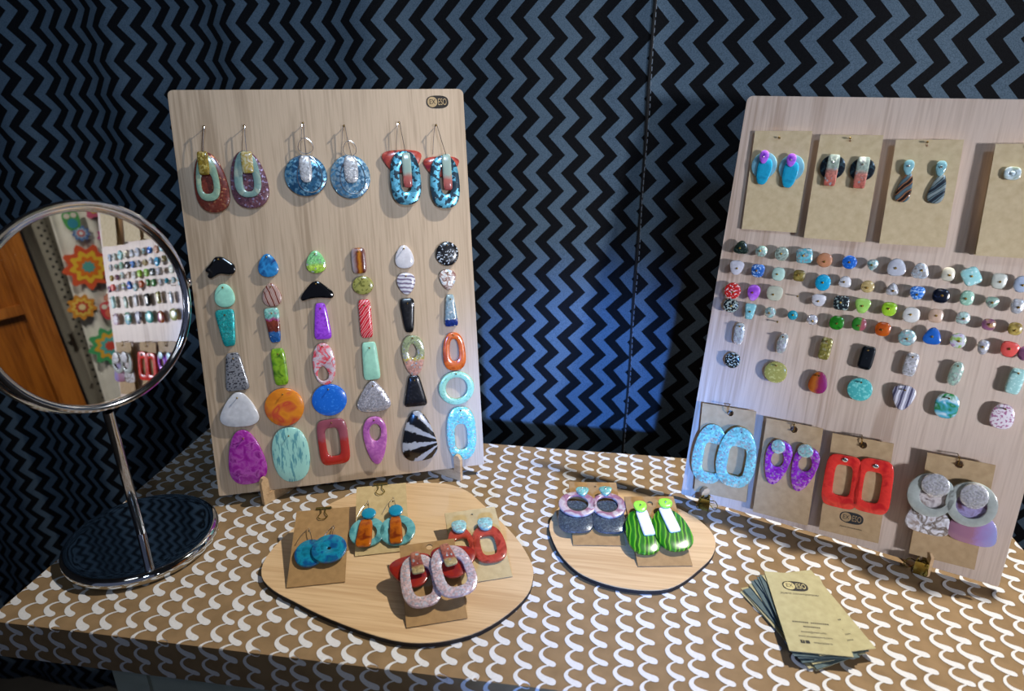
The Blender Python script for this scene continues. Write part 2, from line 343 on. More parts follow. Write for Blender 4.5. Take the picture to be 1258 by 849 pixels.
CR = .0025
def cloth_pt(x, s, lift):       # s runs forward over the top, round the front edge and down; 0 at the front edge
    x = min(max(x, LEFTX + .0008), RIGHTX - .0008)
    if s <= 0: return (x, FRONT - s, lift + .0003 * math.sin(x * 40) * math.sin(s * 30))
    s = min(s, DROP - .0008); return (x, FRONT - lift - .0008 * math.sin(s / DROP * 3.1), -s)
def cover():
    V, F = [], []; nx = 60; ss = [-(BACK - FRONT) * (1 - i / 24) for i in range(25)] + [DROP * i / 6 for i in range(1, 7)]
    for s in ss:
        for i in range(nx + 1):
            x = LEFTX + (RIGHTX - LEFTX) * i / nx
            if s <= 0: V.append((x, FRONT - s, .0003 * math.sin(x * 40) * math.sin(s * 30)))
            else: V.append((x, FRONT - .0008 * math.sin(s / DROP * 3.1), -s))
    for j in range(len(ss) - 1):
        for i in range(nx): k = j * (nx + 1) + i; F.append((k, k + nx + 1, k + nx + 2, k + 1))
    n0 = len(V)                 # short drops at the sides and back
    def strip(pts):
        for (x, y) in pts: V.extend([(x, y, 0), (x, y, -DROP)])
        b = len(V) - 2 * len(pts)
        for i in range(len(pts) - 1): F.append((b + 2 * i, b + 2 * i + 1, b + 2 * i + 3, b + 2 * i + 2))
    strip([(LEFTX, BACK), (LEFTX, FRONT)]); strip([(RIGHTX, FRONT), (RIGHTX, BACK)]); strip([(RIGHTX, BACK), (LEFTX, BACK)])
    o = mesh('table_cover', (V, F), paper('8c7250', '7a6242', 60), None, None, True)
    tag(o, 'brown kraft paper table cover printed with white wavy strokes', 'table cover')
    W, G = [], []
    pts0 = [(1.0, 1.2, 1.3), (-1.8, 2.6, 1.7), (-4.2, 4.8, 2.3), (-5.4, 7.8, 3.3), (-4.8, 10.4, 4.1), (-2.6, 12.8, 5.0), (.6, 14.6, 5.8), (3.6, 15.7, 6.2), (5.8, 16.3, 5.0), (7.0, 16.5, 2.4)]
    ncol = int((RIGHTX - LEFTX) / .0183) + 2
    for c in range(ncol):
        xc = LEFTX + .004 + c * .0183; s = -(BACK - FRONT) - random.uniform(0, .016); wob = random.uniform(0, 6)
        while s < DROP:
            per = .0163 * random.uniform(.92, 1.10); ax = random.uniform(.88, 1.08); jx = .0012 * math.sin(s * 22 + wob) + random.uniform(-.0006, .0006); thin = random.uniform(.8, 1.12)
            path = smooth_path([(p[0] * ax, p[1] * per / .0163, p[2] * thin * .97) for p in pts0], 3); L = []
            for i, p in enumerate(path):
                a = path[max(i - 1, 0)]; b = path[min(i + 1, len(path) - 1)]; d = Vector((b.x - a.x, b.y - a.y)); d = d.normalized() if d.length else Vector((1, 0)); nx_, ny_ = -d.y, d.x
                for sg in (-1, 1): L.append((xc + jx + (p.x + sg * nx_ * p.z / 2) / 1000, s + (p.y + sg * ny_ * p.z / 2) / 1000))
            if min(q[0] for q in L) < RIGHTX and max(q[0] for q in L) > LEFTX and max(q[1] for q in L) > -(BACK - FRONT):
                b0 = len(W)
                for x, q in L: W.append(cloth_pt(x, max(q, -(BACK - FRONT) + .0008), .00045))
                for i in range(len(path) - 1): k = b0 + 2 * i; G.append((k, k + 1, k + 3, k + 2))
            s += per
    w = mesh('wave_print', (W, G), ink('d2d2d2'), o, None, False); w['kind'] = 'stuff'; w['label'] = 'white hand-drawn wave strokes printed in columns'
cover()

# ------------------------------------------------------------------ display boards
LB = frame(-.2436, .5606, .012, .3645, .2184); RB = frame(.2128, .5425, .006, -.3762, .2201)
def rounded_rect(w, h, r, y0=0):
    out = []
    for cx_, cy_, a0 in ((w / 2 - r, y0 + h - r, 0), (-w / 2 + r, y0 + h - r, 90), (-w / 2 + r * .3, y0 + r * .3, 180), (w / 2 - r * .3, y0 + r * .3, 270)):
        rr = r if a0 < 180 else r * .3
        for k in range(5): a = math.radians(a0 + 22.5 * k); out.append((cx_ + rr * math.cos(a), cy_ + rr * math.sin(a)))
    return out
def board(M, w, h, label, mat_):
    o = thing('display_board', label, 'display board', M); mesh('panel', prism(rounded_rect(w, h, .005), -.004, 0), mat_, o, None, False); return o
WOOD_L = wood('c0aa90', 'a08a70'); WOOD_R = wood('d6c2b2', 'b8a08e', 1, .55)
board_l = board(LB, .2684, .3856, 'plywood display board carrying six rows of pendants and six hook earrings', WOOD_L)
board_r = board(RB, .2684, .3868, 'plywood display board carrying rows of studs and eight earring cards', WOOD_R)
NAIL_V = join(tube([(0, 0, 0), (0, 0, .0065)], .00045, 6), ball(.0009, (0, 0, .0068), 8, 5))
nail_mesh = None
def nail(parent, x, y):
    global nail_mesh
    if nail_mesh is None: o = mesh('nail', NAIL_V, NAIL, parent, T(x / 1000, y / 1000)); nail_mesh = o.data
    else: o = link(bpy.data.objects.new('nail', nail_mesh), parent, T(x / 1000, y / 1000))
    return o
logo(board_l, 108.4, 373.5, 21.5, .0001, ink('1d140a'), ink('b39a72'))

FOOT = [(-11, -12), (40, -12), (40, -9), (12, -1), (-3, -1), (-3, 15), (-5, 18), (-8.5, 17.5), (-11, 14)]    # back, up (mm)
def board_foot(M, x, turn, label):
    pr = prism([(a / 1000, b / 1000) for a, b in [(p, max(q, -M.translation.z * 1000)) for p, q in FOOT]], -.002, .002)     # local x back, y up, z across
    yaw = Matrix(((0, 0, 1, 0), (1, 0, 0, 0), (0, 1, 0, 0), (0, 0, 0, 1)))
    u = M.to_3x3() @ Vector((1, 0, 0)); base = M @ Vector((x, 0, 0))
    A = Matrix.Translation(base) @ Matrix.Rotation(math.atan2(u.y, u.x) + math.radians(turn), 4, 'Z')
    v = [A @ yaw @ Vector(p) for p in pr[0]]; o0 = Vector((base.x, base.y, 0))
    o = mesh('board_foot', ([p - o0 + Vector((0, 0, .0004)) for p in v], pr[1]), wood('c8a880', 'a88660', 0), None, Matrix.Translation(o0), False)
    tag(o, label, 'stand', 'notched plywood feet under the boards')
board_foot(LB, -.0845, -48, 'notched plywood foot under the left end of the pendant board')
board_foot(LB, .100, 48, 'notched plywood foot under the right end of the pendant board')
board_foot(RB, -.1050, -48, 'notched plywood foot at the left end of the stud board')
board_foot(RB, .0760, 48, 'notched plywood foot at the right end of the stud board')

def wire_handle(L, w):          # a loop of wire in the XY plane, running +X from the origin
    return tube(smooth_path([(0, -w * .30, 0), (L * .35, -w * .20, 0), (L * .55, -w * .28, 0), (L * .8, -w * .5, 0), (L, -w * .30, 0), (L * 1.06, 0, 0), (L, w * .30, 0), (L * .8, w * .5, 0), (L * .55, w * .28, 0), (L * .35, w * .20, 0), (0, w * .30, 0)], 4), .00045, 5)
def binder_clip(M, s, label, handle_a, handle_b, group):
    """folded sheet-metal body: width along local Z, mouth at the origin, spine at +X"""
    o = thing('binder_clip', label, 'clip', M, group); t_ = .0004; w = .0065 * s; d = .0105 * s; h = .0055 * s
    def plate(sg):
        q = [(0, sg * .0022), (d, sg * h), (d, sg * (h - t_ * 2)), (0, sg * (.0022 - t_ * 2))]
        return prism(q if sg < 0 else q[::-1], -w, w)
    mesh('body', join(plate(1), plate(-1), box(d - t_, d + t_, -h, h, -w, w), tube([(0, .0024, -w), (0, .0024, w)], .0007, 6), tube([(0, -.0024, -w), (0, -.0024, w)], .0007, 6)), GOLD, o, None, False)
    for sg, ang in ((1, handle_a), (-1, handle_b)):
        mesh('handle', xf(Matrix.Translation((0, sg * .0026, 0)) @ Matrix.Rotation(math.radians(ang), 4, 'Z') @ Matrix.Rotation(math.radians(90), 4, 'X'), wire_handle(.017 * s, .010 * s)), GOLD, o)
    return o
for x, lab, ha, hb in ((-.1075, 'brass binder clip on the foot at the left end of the stud board', 62, -30), (.0770, 'brass binder clip on the foot at the right end of the stud board', 25, -62)):
    u = RB.to_3x3() @ Vector((1, 0, 0)); bq = RB @ Vector((x, .006, .006)); fwd = Vector((u.y, -u.x, 0)); side = u
    M = Matrix(((fwd.x, side.x, 0, bq.x), (fwd.y, side.y, 0, bq.y), (0, 0, 1, bq.z - .004), (0, 0, 0, 1)))
    M = Matrix(((fwd.x, -side.x, 0, bq.x), (fwd.y, -side.y, 0, bq.y), (0, 0, 1, bq.z - .002), (0, 0, 0, 1)))
    binder_clip(M, .95, lab, -ha, -hb, 'binder clips at the foot of the stud board')

# ------------------------------------------------------------------ pendants on the left board (mm on the board: x, y, w, h, turn, shape ...)
LEFT_PENDANTS = [
    (-106.98,225.9,27.64,20.0,0,'wing',0,P('0a0a0c',.12),None,'glossy black wing-shaped pendant','top row, far left'),
    (-64.11,224.79,18.67,22.31,0,2.1,-0.3,SW(['1b5f9c','2f8fd0','123a78'],160),None,'mottled blue oval drop pendant','top row, second from left'),
    (-19.82,225.72,18.53,21.9,0,2.1,-0.3,BA([(0,'8ec63f'),(.3,'c5ea5a'),(.45,'8fdc8a'),(1,'8fe0a0')],.3),None,'lime and mint green drop pendant','top row, third from left'),
    (20.94,224.59,13.75,24.98,0,5,0,BX([(0,'b9aeb4'),(.25,'8d7270'),(.38,'6b2a10'),(.55,'c07a18'),(.75,'5a1c0c'),(1,'8a6a64')]),None,'amber and brown striped rectangular pendant','top row, fourth from left'),
    (65.33,225.91,18.85,23.16,0,2.2,-0.3,P('dcdce4',.18),None,'small plain white drop pendant','top row, fifth from left'),
    (108.22,226.68,22.98,24.39,0,2,0,SP('08080c','c8d4e4',520,.6),None,'round black pendant with silver flakes','top row, far right'),
    (-106.24,198.69,18.29,22.32,0,2.2,-0.2,P('9fe4cc',.3),None,'pale mint oval pendant','second row, far left'),
    (-63.54,196.53,17.95,22.63,0,2.1,-0.3,ST(['7a3a28','d8c8c0','9a5038','b8a098'],230,-15,3),None,'brown drop pendant with white streaks','second row, second from left'),
    (-21.52,197.94,30.57,18.69,0,'wing2',0,P('08080a',.1),None,'glossy black flat-winged pendant','second row, third from left'),
    (22.83,200.25,20.33,18.43,0,2,0,SP('9a9a52','6c6c30',420,.58),None,'round olive green pendant','second row, fourth from left'),
    (65.26,199.23,18.51,22.02,0,2.1,0.3,ST(['e4e4ea','8d90b0','cfcfdc','70607c'],260,100,4),None,'white drop pendant with grey-violet stripes','second row, fifth from left'),
    (107.28,200.71,17.04,20.82,0,2.1,0.35,SW(['3a8fc0','f0f0f0','7a3a20','f4f4f4','2a80b8'],240),None,'blue, white and brown drop pendant','second row, far right'),
    (-107.38,167.74,17.16,35.84,2,6,0.28,GL('0f9c9c','3fd0d0',1400,.35),None,'teal glitter tapered pendant','third row, far left'),
    (-65.04,167.04,13.67,33.95,2,6,0.2,BA([(0,'1f5fa8'),(.3,'2a62a0'),(.34,'6a2a1c'),(.62,'8a3a24'),(.66,'b03a80'),(.74,'7fc8bc'),(1,'9ad8cc')],.2),None,'mint, rust and blue banded tapered pendant','third row, second from left'),
    (-19.59,167.61,16.34,36.05,0,6,-0.3,SW(['8a30d0','a850e8','7a20b8'],300),None,'bright purple tapered pendant','third row, third from left'),
    (22.61,166.84,12.12,38.43,0,6,0,ST(['c82030','d83040','f0c8c8','c82030'],240,40,5),None,'red bar pendant with white streaks','third row, fourth from left'),
    (64.81,167.11,14.36,35.24,1,5,0.3,SP('0a0a0c','1c1c22',700,.6),None,'matte black tapered bar pendant','third row, fifth from left'),
    (108.21,169.1,13.51,33.19,0,6,-0.3,BA([(0,'12307c'),(.22,'12307c'),(.25,'7f9cae'),(1,'9fb8c0')],.6),None,'silver glitter pendant with navy foot','third row, far right'),
    (-104.6,124.59,21.33,37.81,2,7,-0.32,SP('84868c','3a3a40',520,.56),None,'grey speckled trapezoid pendant','fourth row, far left'),
    (-63.48,125.61,13.4,37.05,2,5,0,SW(['3f7a18','8ab828','2c5a10'],170),None,'leaf green bar pendant','fourth row, second from left'),
    (-21.25,124.71,21.58,42.36,0,2.2,0,SW(['d83848','c8c8d4','e04050','b8b8c8'],260),(-1.79, -9.34, 10.57, 15.07, 2, -0.25),'red and silver oval pendant with low hole','fourth row, third from left'),
    (24.01,123.87,16.53,38.75,1,7,-0.1,P('a0dcc4',.35),None,'pale mint rectangular pendant','fourth row, fourth from left'),
    (67.15,125.59,23.08,42.17,0,2.2,0.22,BA([(0,'c8948a'),(.38,'d0a090'),(.42,'c8b848'),(.5,'a8b088'),(1,'98a880')],.7),(-0.45, 5.11, 8.64, 14.72, 2, -0.2),'olive glitter ring pendant with pink foot','fourth row, fifth from left'),
    (109.03,126.24,23.68,40.1,0,2.6,-0.12,SW(['b84810','d86820','a03808'],150),(0.11, 1.71, 9.72, 23.02, 2.6, -0.1),'burnt orange oval ring pendant','fourth row, far right'),
    (-105.26,86.79,36.29,34.9,-3,2.5,-0.5,P('d6d8de',.15),None,'glossy white rounded-triangle pendant','fifth row, far left'),
    (-63.09,84.82,37.31,38.52,0,2,0,SW(['d07818','e08a20','c84830','d89018'],90),None,'round orange swirled pendant','fifth row, second from left'),
    (-19.54,87.74,34.14,32.54,0,2,0,SP('1668d4','2f80e4',420,.62),None,'plain royal blue oval pendant','fifth row, third from left'),
    (23.88,87.1,33.89,32.45,0,2.6,-0.6,GL('9a9aa4','e8e8f4',1500,.45),None,'silver glitter rounded-triangle pendant','fifth row, fourth from left'),
    (65.92,88.72,23.25,32.81,0,7,-0.4,SP('0c0c10','26262c',620,.6),None,'matte black trapezoid pendant','fifth row, fifth from left'),
    (109.08,87.55,37.2,35.78,0,2,0,SP('98d0b4','7cb898',420,.6),(0.0, 0.0, 22.62, 23.0, 2, 0),'pale jade green round ring pendant','fifth row, far right'),
    (-104.15,37.9,35.73,56.19,4,2.5,-0.32,SW(['8a1888','9c249a','b050ac','80147e'],260),None,'large magenta egg-shaped pendant with silver flecks','bottom row, far left'),
    (-61.61,35.5,35.59,56.93,2,2.4,0,STK('a0d8cc','5c9ca4',.56),None,'large mint oval pendant with teal streaks','bottom row, second from left'),
    (-19.52,43.91,30.1,47.81,2,5,0,BA([(0,'b02c20'),(.5,'a83028'),(.62,'9a505c'),(1,'8c4858')]),(-0.46, 0.05, 13.63, 30.19, 4, 0),'dark red rounded rectangular ring pendant','bottom row, third from left'),
    (22.28,40.6,24.15,51.0,0,2.2,0.3,SW(['c070b8','a858a8','d888c8'],220),(0.46, 8.65, 11.57, 18.29, 2, 0.1),'pink-violet teardrop ring pendant','bottom row, fourth from left'),
    (66.43,40.44,36.73,54.21,2,2.6,-0.42,RAY('08080a','a4a8ae'),None,'black pendant with silver rays','bottom row, fifth from left'),
    (111.37,38.22,31.13,58.08,0,2.6,0,GL('7cd4d4','d0f4f4',900,.25),(-0.73, -3.6, 13.27, 28.3, 3.2, 0),'pale turquoise oval ring pendant','bottom row, far right'),
]
RIGHT_PIECES = [
    ('stud',-115.48,251.99,13.49,12.4,0,2.6,-0.45,SP('1c2a24','3a4a40',600,.6),'dark green-black triangular stud earring, first from left in the top stud row'),
    ('stud',-97.51,250.41,10.32,10.04,0,2.2,0,GL('9cc8bc','e8f8f0',900,.4),'small pale teal glitter stud earring, second from left in the top stud row'),
    ('stud',-79.92,250.35,11.98,12.7,0,2,0,GL('a8c0b4','dcecdc',900,.4),'round grey-teal speckled stud earring, third from left in the top stud row'),
    ('stud',-60.98,250.86,13.5,13.35,10,4,0,GL('6cc0d0','d8f4f8',800,.45),'square turquoise foil stud earring, fourth from left in the top stud row'),
    ('stud',-44.27,249.15,12.72,12.72,0,2,0,P('c88a64',.3),'round matte terracotta stud earring, fifth from left in the top stud row'),
    ('stud',-24.46,249.79,11.69,11.6,0,2,0,SP('1f66c8','6aa8f0',500,.62),'round bright blue stud earring, sixth from left in the top stud row'),
    ('stud',-6.71,249.89,8.62,9.38,0,2.1,0.3,GL('9cc8c8','e0f4f4',900,.4),'small pale teal drop stud earring, seventh from left in the top stud row'),
    ('stud',11.02,250.12,13.92,14.67,10,2.4,-0.2,P('c8ccd8',.25),'large pale grey stud earring, eighth from left in the top stud row'),
    ('stud',28.59,249.59,12.61,13.11,0,2.4,-0.3,GL('b8c4d0','ffffff',900,.5),'silver-blue glitter stud earring, ninth from left in the top stud row'),
    ('stud',48.18,249.43,9.58,11.15,0,2.6,-0.1,P('dcd8c4',.3),'cream pebble stud earring, tenth from left in the top stud row'),
    ('stud',63.9,249.95,12.37,14.26,32,4,0,SP('a8e4e4','e0ffff',500,.6),'pale turquoise diamond-set stud earring, eleventh from left in the top stud row'),
    ('stud',82.55,248.8,10.25,12.24,0,3,0.1,P('d8dcd0',.3),'off-white squarish stud earring, twelfth from left in the top stud row'),
    ('stud',97.07,248.37,9.59,12.89,0,2.4,0,P('b8c8e0',.2),'pale blue-grey glossy stud earring, thirteenth from left in the top stud row'),
    ('stud',-116.67,232.9,12.77,13.53,0,2.5,0.3,P('d4d4e0',.25),'lavender-white triangular stud earring, first from left in the second stud row'),
    ('stud',-97.68,232.67,11.57,12.11,0,2.8,0.1,SP('2a64b8','a8c8f0',600,.58),'blue and white flecked stud earring, second from left in the second stud row'),
    ('stud',-79.61,232.04,10.91,12.2,0,2.6,0,P('b8dcd0',.3),'pale mint pebble stud earring, third from left in the second stud row'),
    ('stud',-62.19,232.97,9.83,10.23,0,3.4,0,SW(['8a7838','6a5a28','a89850'],300),'olive-gold squarish stud earring, fourth from left in the second stud row'),
    ('stud',-42.06,229.77,12.57,14.49,0,2.1,0,SP('18a0d0','30b8e0',500,.6),'round vivid turquoise stud earring, fifth from left in the second stud row'),
    ('stud',-24.83,232.83,10.0,9.95,0,2.6,-0.2,P('dcdce0',.25),'white pebble stud earring, sixth from left in the second stud row'),
    ('stud',-7.04,231.3,10.54,10.63,0,2,0,SP('c0a870','d4c08c',500,.6),'round sandy beige stud earring, seventh from left in the second stud row'),
    ('stud',11.67,231.9,9.81,10.51,0,2.4,-0.5,GL('c4c4cc','ffffff',900,.4),'silver-white triangular stud earring, eighth from left in the second stud row'),
    ('stud',29.84,231.39,10.88,11.1,0,2.6,0.2,SP('2f78d8','a8d0f8',600,.56),'blue shimmering stud earring, ninth from left in the second stud row'),
    ('stud',46.63,231.61,12.15,12.0,0,2.6,0,SP('0a1020','203050',500,.64),'dark navy stud earring, tenth from left in the second stud row'),
    ('stud',64.56,232.49,9.56,12.13,0,2.4,0,SP('9cccb4','c8ecd8',500,.6),'jade pebble stud earring, eleventh from left in the second stud row'),
    ('stud',81.44,231.62,8.95,9.12,0,2.4,0.3,GL('98bca8','f0fff8',900,.4),'jade and silver stud earring, twelfth from left in the second stud row'),
    ('stud',98.17,231.24,8.85,11.8,0,2.8,0.1,GL('c0c4cc','ffffff',800,.5),'crumpled silver stud earring, thirteenth from left in the second stud row'),
    ('stud',-116.75,211.28,14.97,15.44,0,2,0,SP('c82420','f0d8d8',520,.6),'round red and silver stud earring, first from left in the third stud row'),
    ('stud',-97.9,212.2,11.32,15.23,0,2.1,0.25,SW(['9a48d0','b868e8','d8a0f8'],300),'purple foil drop stud earring, second from left in the third stud row'),
    ('stud',-79.81,214.44,13.89,13.78,0,2.6,0.1,P('c8ccb8',.3),'pale sage cream stud earring, third from left in the third stud row'),
    ('stud',-42.61,213.9,11.8,10.78,0,2.6,0.2,P('d8d8e0',.25),'white shell-shaped stud earring, fourth from left in the third stud row'),
    ('stud',-24.34,214.5,12.51,12.75,5,4,0,SP('20282c','a8bcb8',500,.55),'square black and silver stud earring, fifth from left in the third stud row'),
    ('stud',-7.83,214.4,12.18,13.06,0,2.6,0.35,P('a8dc6c',.2),'light green triangular stud earring, sixth from left in the third stud row'),
    ('stud',12.35,214.9,11.48,12.11,0,2.5,0.1,SW(['8cc020','a8d838','7ab018'],200),'lime green stud earring, seventh from left in the third stud row'),
    ('stud',29.1,212.77,12.64,13.04,0,2.4,0,P('e0e0dc',.25),'large milky white stud earring, eighth from left in the third stud row'),
    ('stud',46.35,214.81,10.48,11.37,0,3,0,P('d4b49c',.3),'peach squarish stud earring, ninth from left in the third stud row'),
    ('stud',64.96,216.15,9.63,10.57,0,2.4,0,GL('b8d8d0','ffffff',800,.4),'mint-silver stud earring, tenth from left in the third stud row'),
    ('stud',82.83,214.0,9.48,9.18,0,2.6,0,SW(['a86c98','8a5878','c8a060'],260),'mauve and ochre stud earring, eleventh from left in the third stud row'),
    ('stud',100.26,213.62,9.48,10.25,0,2.5,0,SW(['8a7430','c8b060','6a5420'],260),'olive-gold faceted stud earring, twelfth from left in the third stud row'),
    ('stud',-115.92,197.41,13.56,13.11,0,2.2,0,SP('181c1c','a8b4a8',520,.52),'round black and silver stud earring, first from left in the fourth stud row'),
    ('stud',-98.2,194.77,9.85,14.85,0,5,0.25,SP('88c8cc','b0e0e0',500,.6),'pale turquoise tapered stud earring, second from left in the fourth stud row'),
    ('stud',-80.52,196.81,9.34,10.18,0,2,0,GL('98c0bc','f0fff8',900,.45),'small round silver-teal stud earring, third from left in the fourth stud row'),
    ('stud',-61.35,197.38,8.5,8.81,0,2,0,P('28a0b8',.2),'small round turquoise stud earring, fourth from left in the fourth stud row'),
    ('stud',-44.66,196.25,9.06,9.07,0,2.4,-0.1,GL('c8c8d4','ffffff',900,.4),'small silvery white stud earring, fifth from left in the fourth stud row'),
    ('stud',-24.86,196.74,11.98,12.51,0,2.3,0,SW(['1c6a18','2a8a20','145010'],160),'round emerald green stud earring, sixth from left in the fourth stud row'),
    ('stud',-7.5,198.56,11.43,11.98,0,2.4,0,BX([(0,'2c7a28'),(.55,'3c8a30'),(.7,'a85860'),(1,'8a4858')]),'green and rose stud earring, seventh from left in the fourth stud row'),
    ('stud',10.92,197.46,11.84,12.29,0,2.6,0,SW(['b04810','c86018','803008'],180),'amber orange stud earring, eighth from left in the fourth stud row'),
    ('stud',29.71,193.6,13.27,13.94,0,2,0,GL('98c8cc','f0ffff',800,.45),'round sea-green glitter stud earring, ninth from left in the fourth stud row'),
    ('stud',47.33,198.15,13.27,14.22,0,2.5,-0.4,P('2468c8',.2),'royal blue triangular stud earring, tenth from left in the fourth stud row'),
    ('stud',65.37,197.64,11.42,12.27,0,2.2,0,SW(['a868a8','d8d8e8','98c030','c088b8'],230),'violet, white and lime stud earring, eleventh from left in the fourth stud row'),
    ('stud',83.01,195.54,7.86,12.11,0,2.4,0.2,GL('b8b8c4','ffffff',800,.55),'silver foil drop stud earring, twelfth from left in the fourth stud row'),
    ('stud',99.91,197.05,12.11,12.66,-10,2.5,0.2,P('f06058',.2),'coral red triangular stud earring, thirteenth from left in the fourth stud row'),
    ('stud',110.58,195.68,9.59,11.47,0,2.4,0,SW(['6a4868','8a5878','503050'],200),'dark plum stud earring, fourteenth from left in the fourth stud row'),
    ('pend',-104.57,172.51,9.59,20.79,0,2.8,0,GL('b8bcb4','ffffff',800,.55),'silver foil oblong pendant, first from left in the upper pendant row'),
    ('pend',-65.64,170.19,8.82,19.37,-5,2.5,0,GL('b8c4bc','ffffff',800,.55),'slim silver foil oval pendant, second from left in the upper pendant row'),
    ('pend',-29.72,172.29,9.64,20.06,-3,4.5,0,GL('8c8440','e8e0a0',600,.3),'olive-gold rectangular pendant, third from left in the upper pendant row'),
    ('pend',3.47,170.61,11.64,21.12,-4,4.5,0,SP('0c1014','283438',400,.68),'glossy black rectangular pendant, fourth from left in the upper pendant row'),
    ('pend',36.78,171.47,10.21,20.22,-4,4,0,GL('c8c8d0','ffffff',1300,.4),'white glitter oblong pendant, fifth from left in the upper pendant row'),
    ('pend',69.25,170.35,9.46,20.6,-6,2.6,0,GL('a8c8b8','f0fff0',700,.5),'mint-silver oval pendant, sixth from left in the upper pendant row'),
    ('pend',109.18,172.55,10.28,20.9,-5,4.5,0,SP('a8dcd8','d0f4f0',500,.6),'pale turquoise rectangular pendant, seventh from left in the upper pendant row'),
    ('pend',-106.31,146.27,14.22,15.35,0,2,0,SP('101818','b0bcb4',600,.56),'round black-and-silver pendant, first from left in the lower pendant row'),
    ('pend',-66.79,142.89,19.77,20.02,0,2.1,0,SP('a8a458','c8c478',400,.6),'round olive-yellow pendant, second from left in the lower pendant row'),
    ('pend',-30.08,140.95,15.8,20.38,0,2.2,-0.2,BX([(0,'a84818'),(.35,'b86820'),(.55,'902848'),(1,'8a2878')]),'amber and purple egg-shaped pendant, third from left in the lower pendant row'),
    ('pend',3.49,142.15,19.82,20.46,0,2.1,0,SP('50b8b8','80d8d4',400,.58),'large round sea-blue pendant, fourth from left in the lower pendant row'),
    ('pend',36.73,142.28,17.47,21.84,0,2.4,0.4,ST(['e8e8f4','6a6880','c8c8dc','504e68'],170,5,2),'silver and grey striped pendant, fifth from left in the lower pendant row'),
    ('pend',68.51,142.61,17.09,21.3,0,2.5,0,SW(['2a9848','d8f0f8','58b8d8','2a8840','a8d8f0'],170),'green and iridescent pendant, sixth from left in the lower pendant row'),
    ('pend',106.74,142.71,16.2,20.65,0,2.5,-0.1,SP('f0e8f0','b878a0',500,.56),'white and pink flecked pendant, seventh from left in the lower pendant row'),
]
for (x, y, w, h, rot, p, k, m_, hole, lab, pos) in LEFT_PENDANTS:
    ob = mesh('pendant', piece(w, h, p, k, 3.0 if w < 20 else 3.6, hole, rot=rot), m_, None, LB @ T(x / 1000, y / 1000, .0006))
    tag(ob, lab + ', ' + pos, 'pendant', 'drilled pendants pinned to the left board')
    nail(board_l, x, y + h * (.36 if not hole else .44))

# ------------------------------------------------------------------ hook earrings along the top of the left board
def hook(o, top, bottom, side, z=5.0, r=.35):    # kidney wire from the pendant up over the nail and down behind
    tx, ty = top; bx, by = bottom
    pts = smooth_path([mm(bx, by, z), mm(bx + (tx - bx) * .55, by + (ty - by) * .6, z), mm(tx + .8 * side, ty - .3, z - .3), mm(tx, ty + 1.2, z - 1.5), mm(tx - 1.2 * side, ty - .5, z - 2.8), mm(tx - 3.5 * side, by + (ty - by) * .45, z - 3.6), mm(tx - 4.6 * side, by + 2, z - 3.8)], 5)
    return mesh('ear_wire', tube(pts, r / 1000, 5), SILVER, o)
def earring(name, lab, M, group): return thing(name, lab, 'earring', M, group)
HG = 'hook earrings along the top of the left board'
def layered(cx_, cy_, nl, plate, ring, rh, rect, lab, mats):
    o = earring('hook_earring', lab, LB @ T(cx_ / 1000, cy_ / 1000), HG); L = lambda q: (q[0] - cx_, q[1] - cy_)
    mesh('back_plate', piece(plate[2], plate[3], 2.3, -.22, 2.6, at=L(plate), z=1, rot=4), mats[0], o)
    mesh('ring', piece(ring[2], ring[3], 2.5, -.2, 2.2, (rh[0] - ring[0], rh[1] - ring[1], rh[2], rh[3], 2.6, -.1), at=L(ring), z=3.8), mats[1], o)
    mesh('tab', piece(rect[2], rect[3], 6, 0, 1.6, at=L(rect), z=6.2), mats[2], o)
    nail(board_l, *nl); top = (nl[0] - cx_, nl[1] - cy_)
    hook(o, top, (rect[0] - cx_ + 1, rect[1] + rect[3] * .42 - cy_), 1, 7.5)
layered(-106.3, 303.3, (-105.8, 352.5), (-106.3, 303.3, 30, 54.7), (-108.3, 307.3, 20.4, 41.8), (-108.8, 302.7, 10.5, 19), (-109.8, 320.5, 9.3, 21.2),
    'layered drop earring with rust plate, sage ring and gold tab, leftmost on hooks', (GL('743020', 'c88058', 800, .12), SW(['90b098', '7c9c88', 'a8b898'], 200), GL('8a7420', 'e8d070', 700, .3)))
layered(-72.9, 305.1, (-71.3, 352.7), (-72.9, 305.1, 33.6, 52.9), (-73.5, 309.8, 23.8, 42.2), (-73, 304.6, 9.6, 21.2), (-72, 320.3, 10.2, 19.8),
    'layered drop earring with mauve-brown plate and white-gold tab, second on hooks', (GL('6c4450', 'b8a0c0', 800, .14), SW(['88a8a0', '749490', 'a0b0a0'], 200), SW(['c8c8a8', 'a89030', 'e0e0d8'], 260)))
def wired_disc(cx_, cy_, nl, disc, circ, loop, pill, lab, m0):
    o = earring('hook_earring', lab, LB @ T(cx_ / 1000, cy_ / 1000), HG); top = (nl[0] - cx_, nl[1] - cy_)
    mesh('disc', piece(disc[2], disc[3], 2.05, 0, 2.6, at=(disc[0] - cx_, disc[1] - cy_), z=1), m0, o)
    def ov(q, z, r): return tube([mm(q[0] - cx_ + q[2] / 2 * math.cos(a) * (1 - .18 * math.sin(a)), q[1] - cy_ + q[3] / 2 * math.sin(a), z) for a in (2 * math.pi * i / 28 for i in range(28))], r / 1000, 5, True)
    mesh('wire_loop', ov(loop, 5.2, .5), SILVER, o); mesh('wire_circle', ov(circ, 5.2, .35), SILVER, o)
    mesh('tab', piece(pill[2], pill[3], 3, 0, 1.6, at=(pill[0] - cx_, pill[1] - cy_), z=5.8), GL('b8bcc4', 'ffffff', 900, .5), o)
    nail(board_l, *nl); hook(o, top, (pill[0] - cx_ + 2, pill[1] + pill[3] * .4 - cy_), 1, 6.5); 
    return o
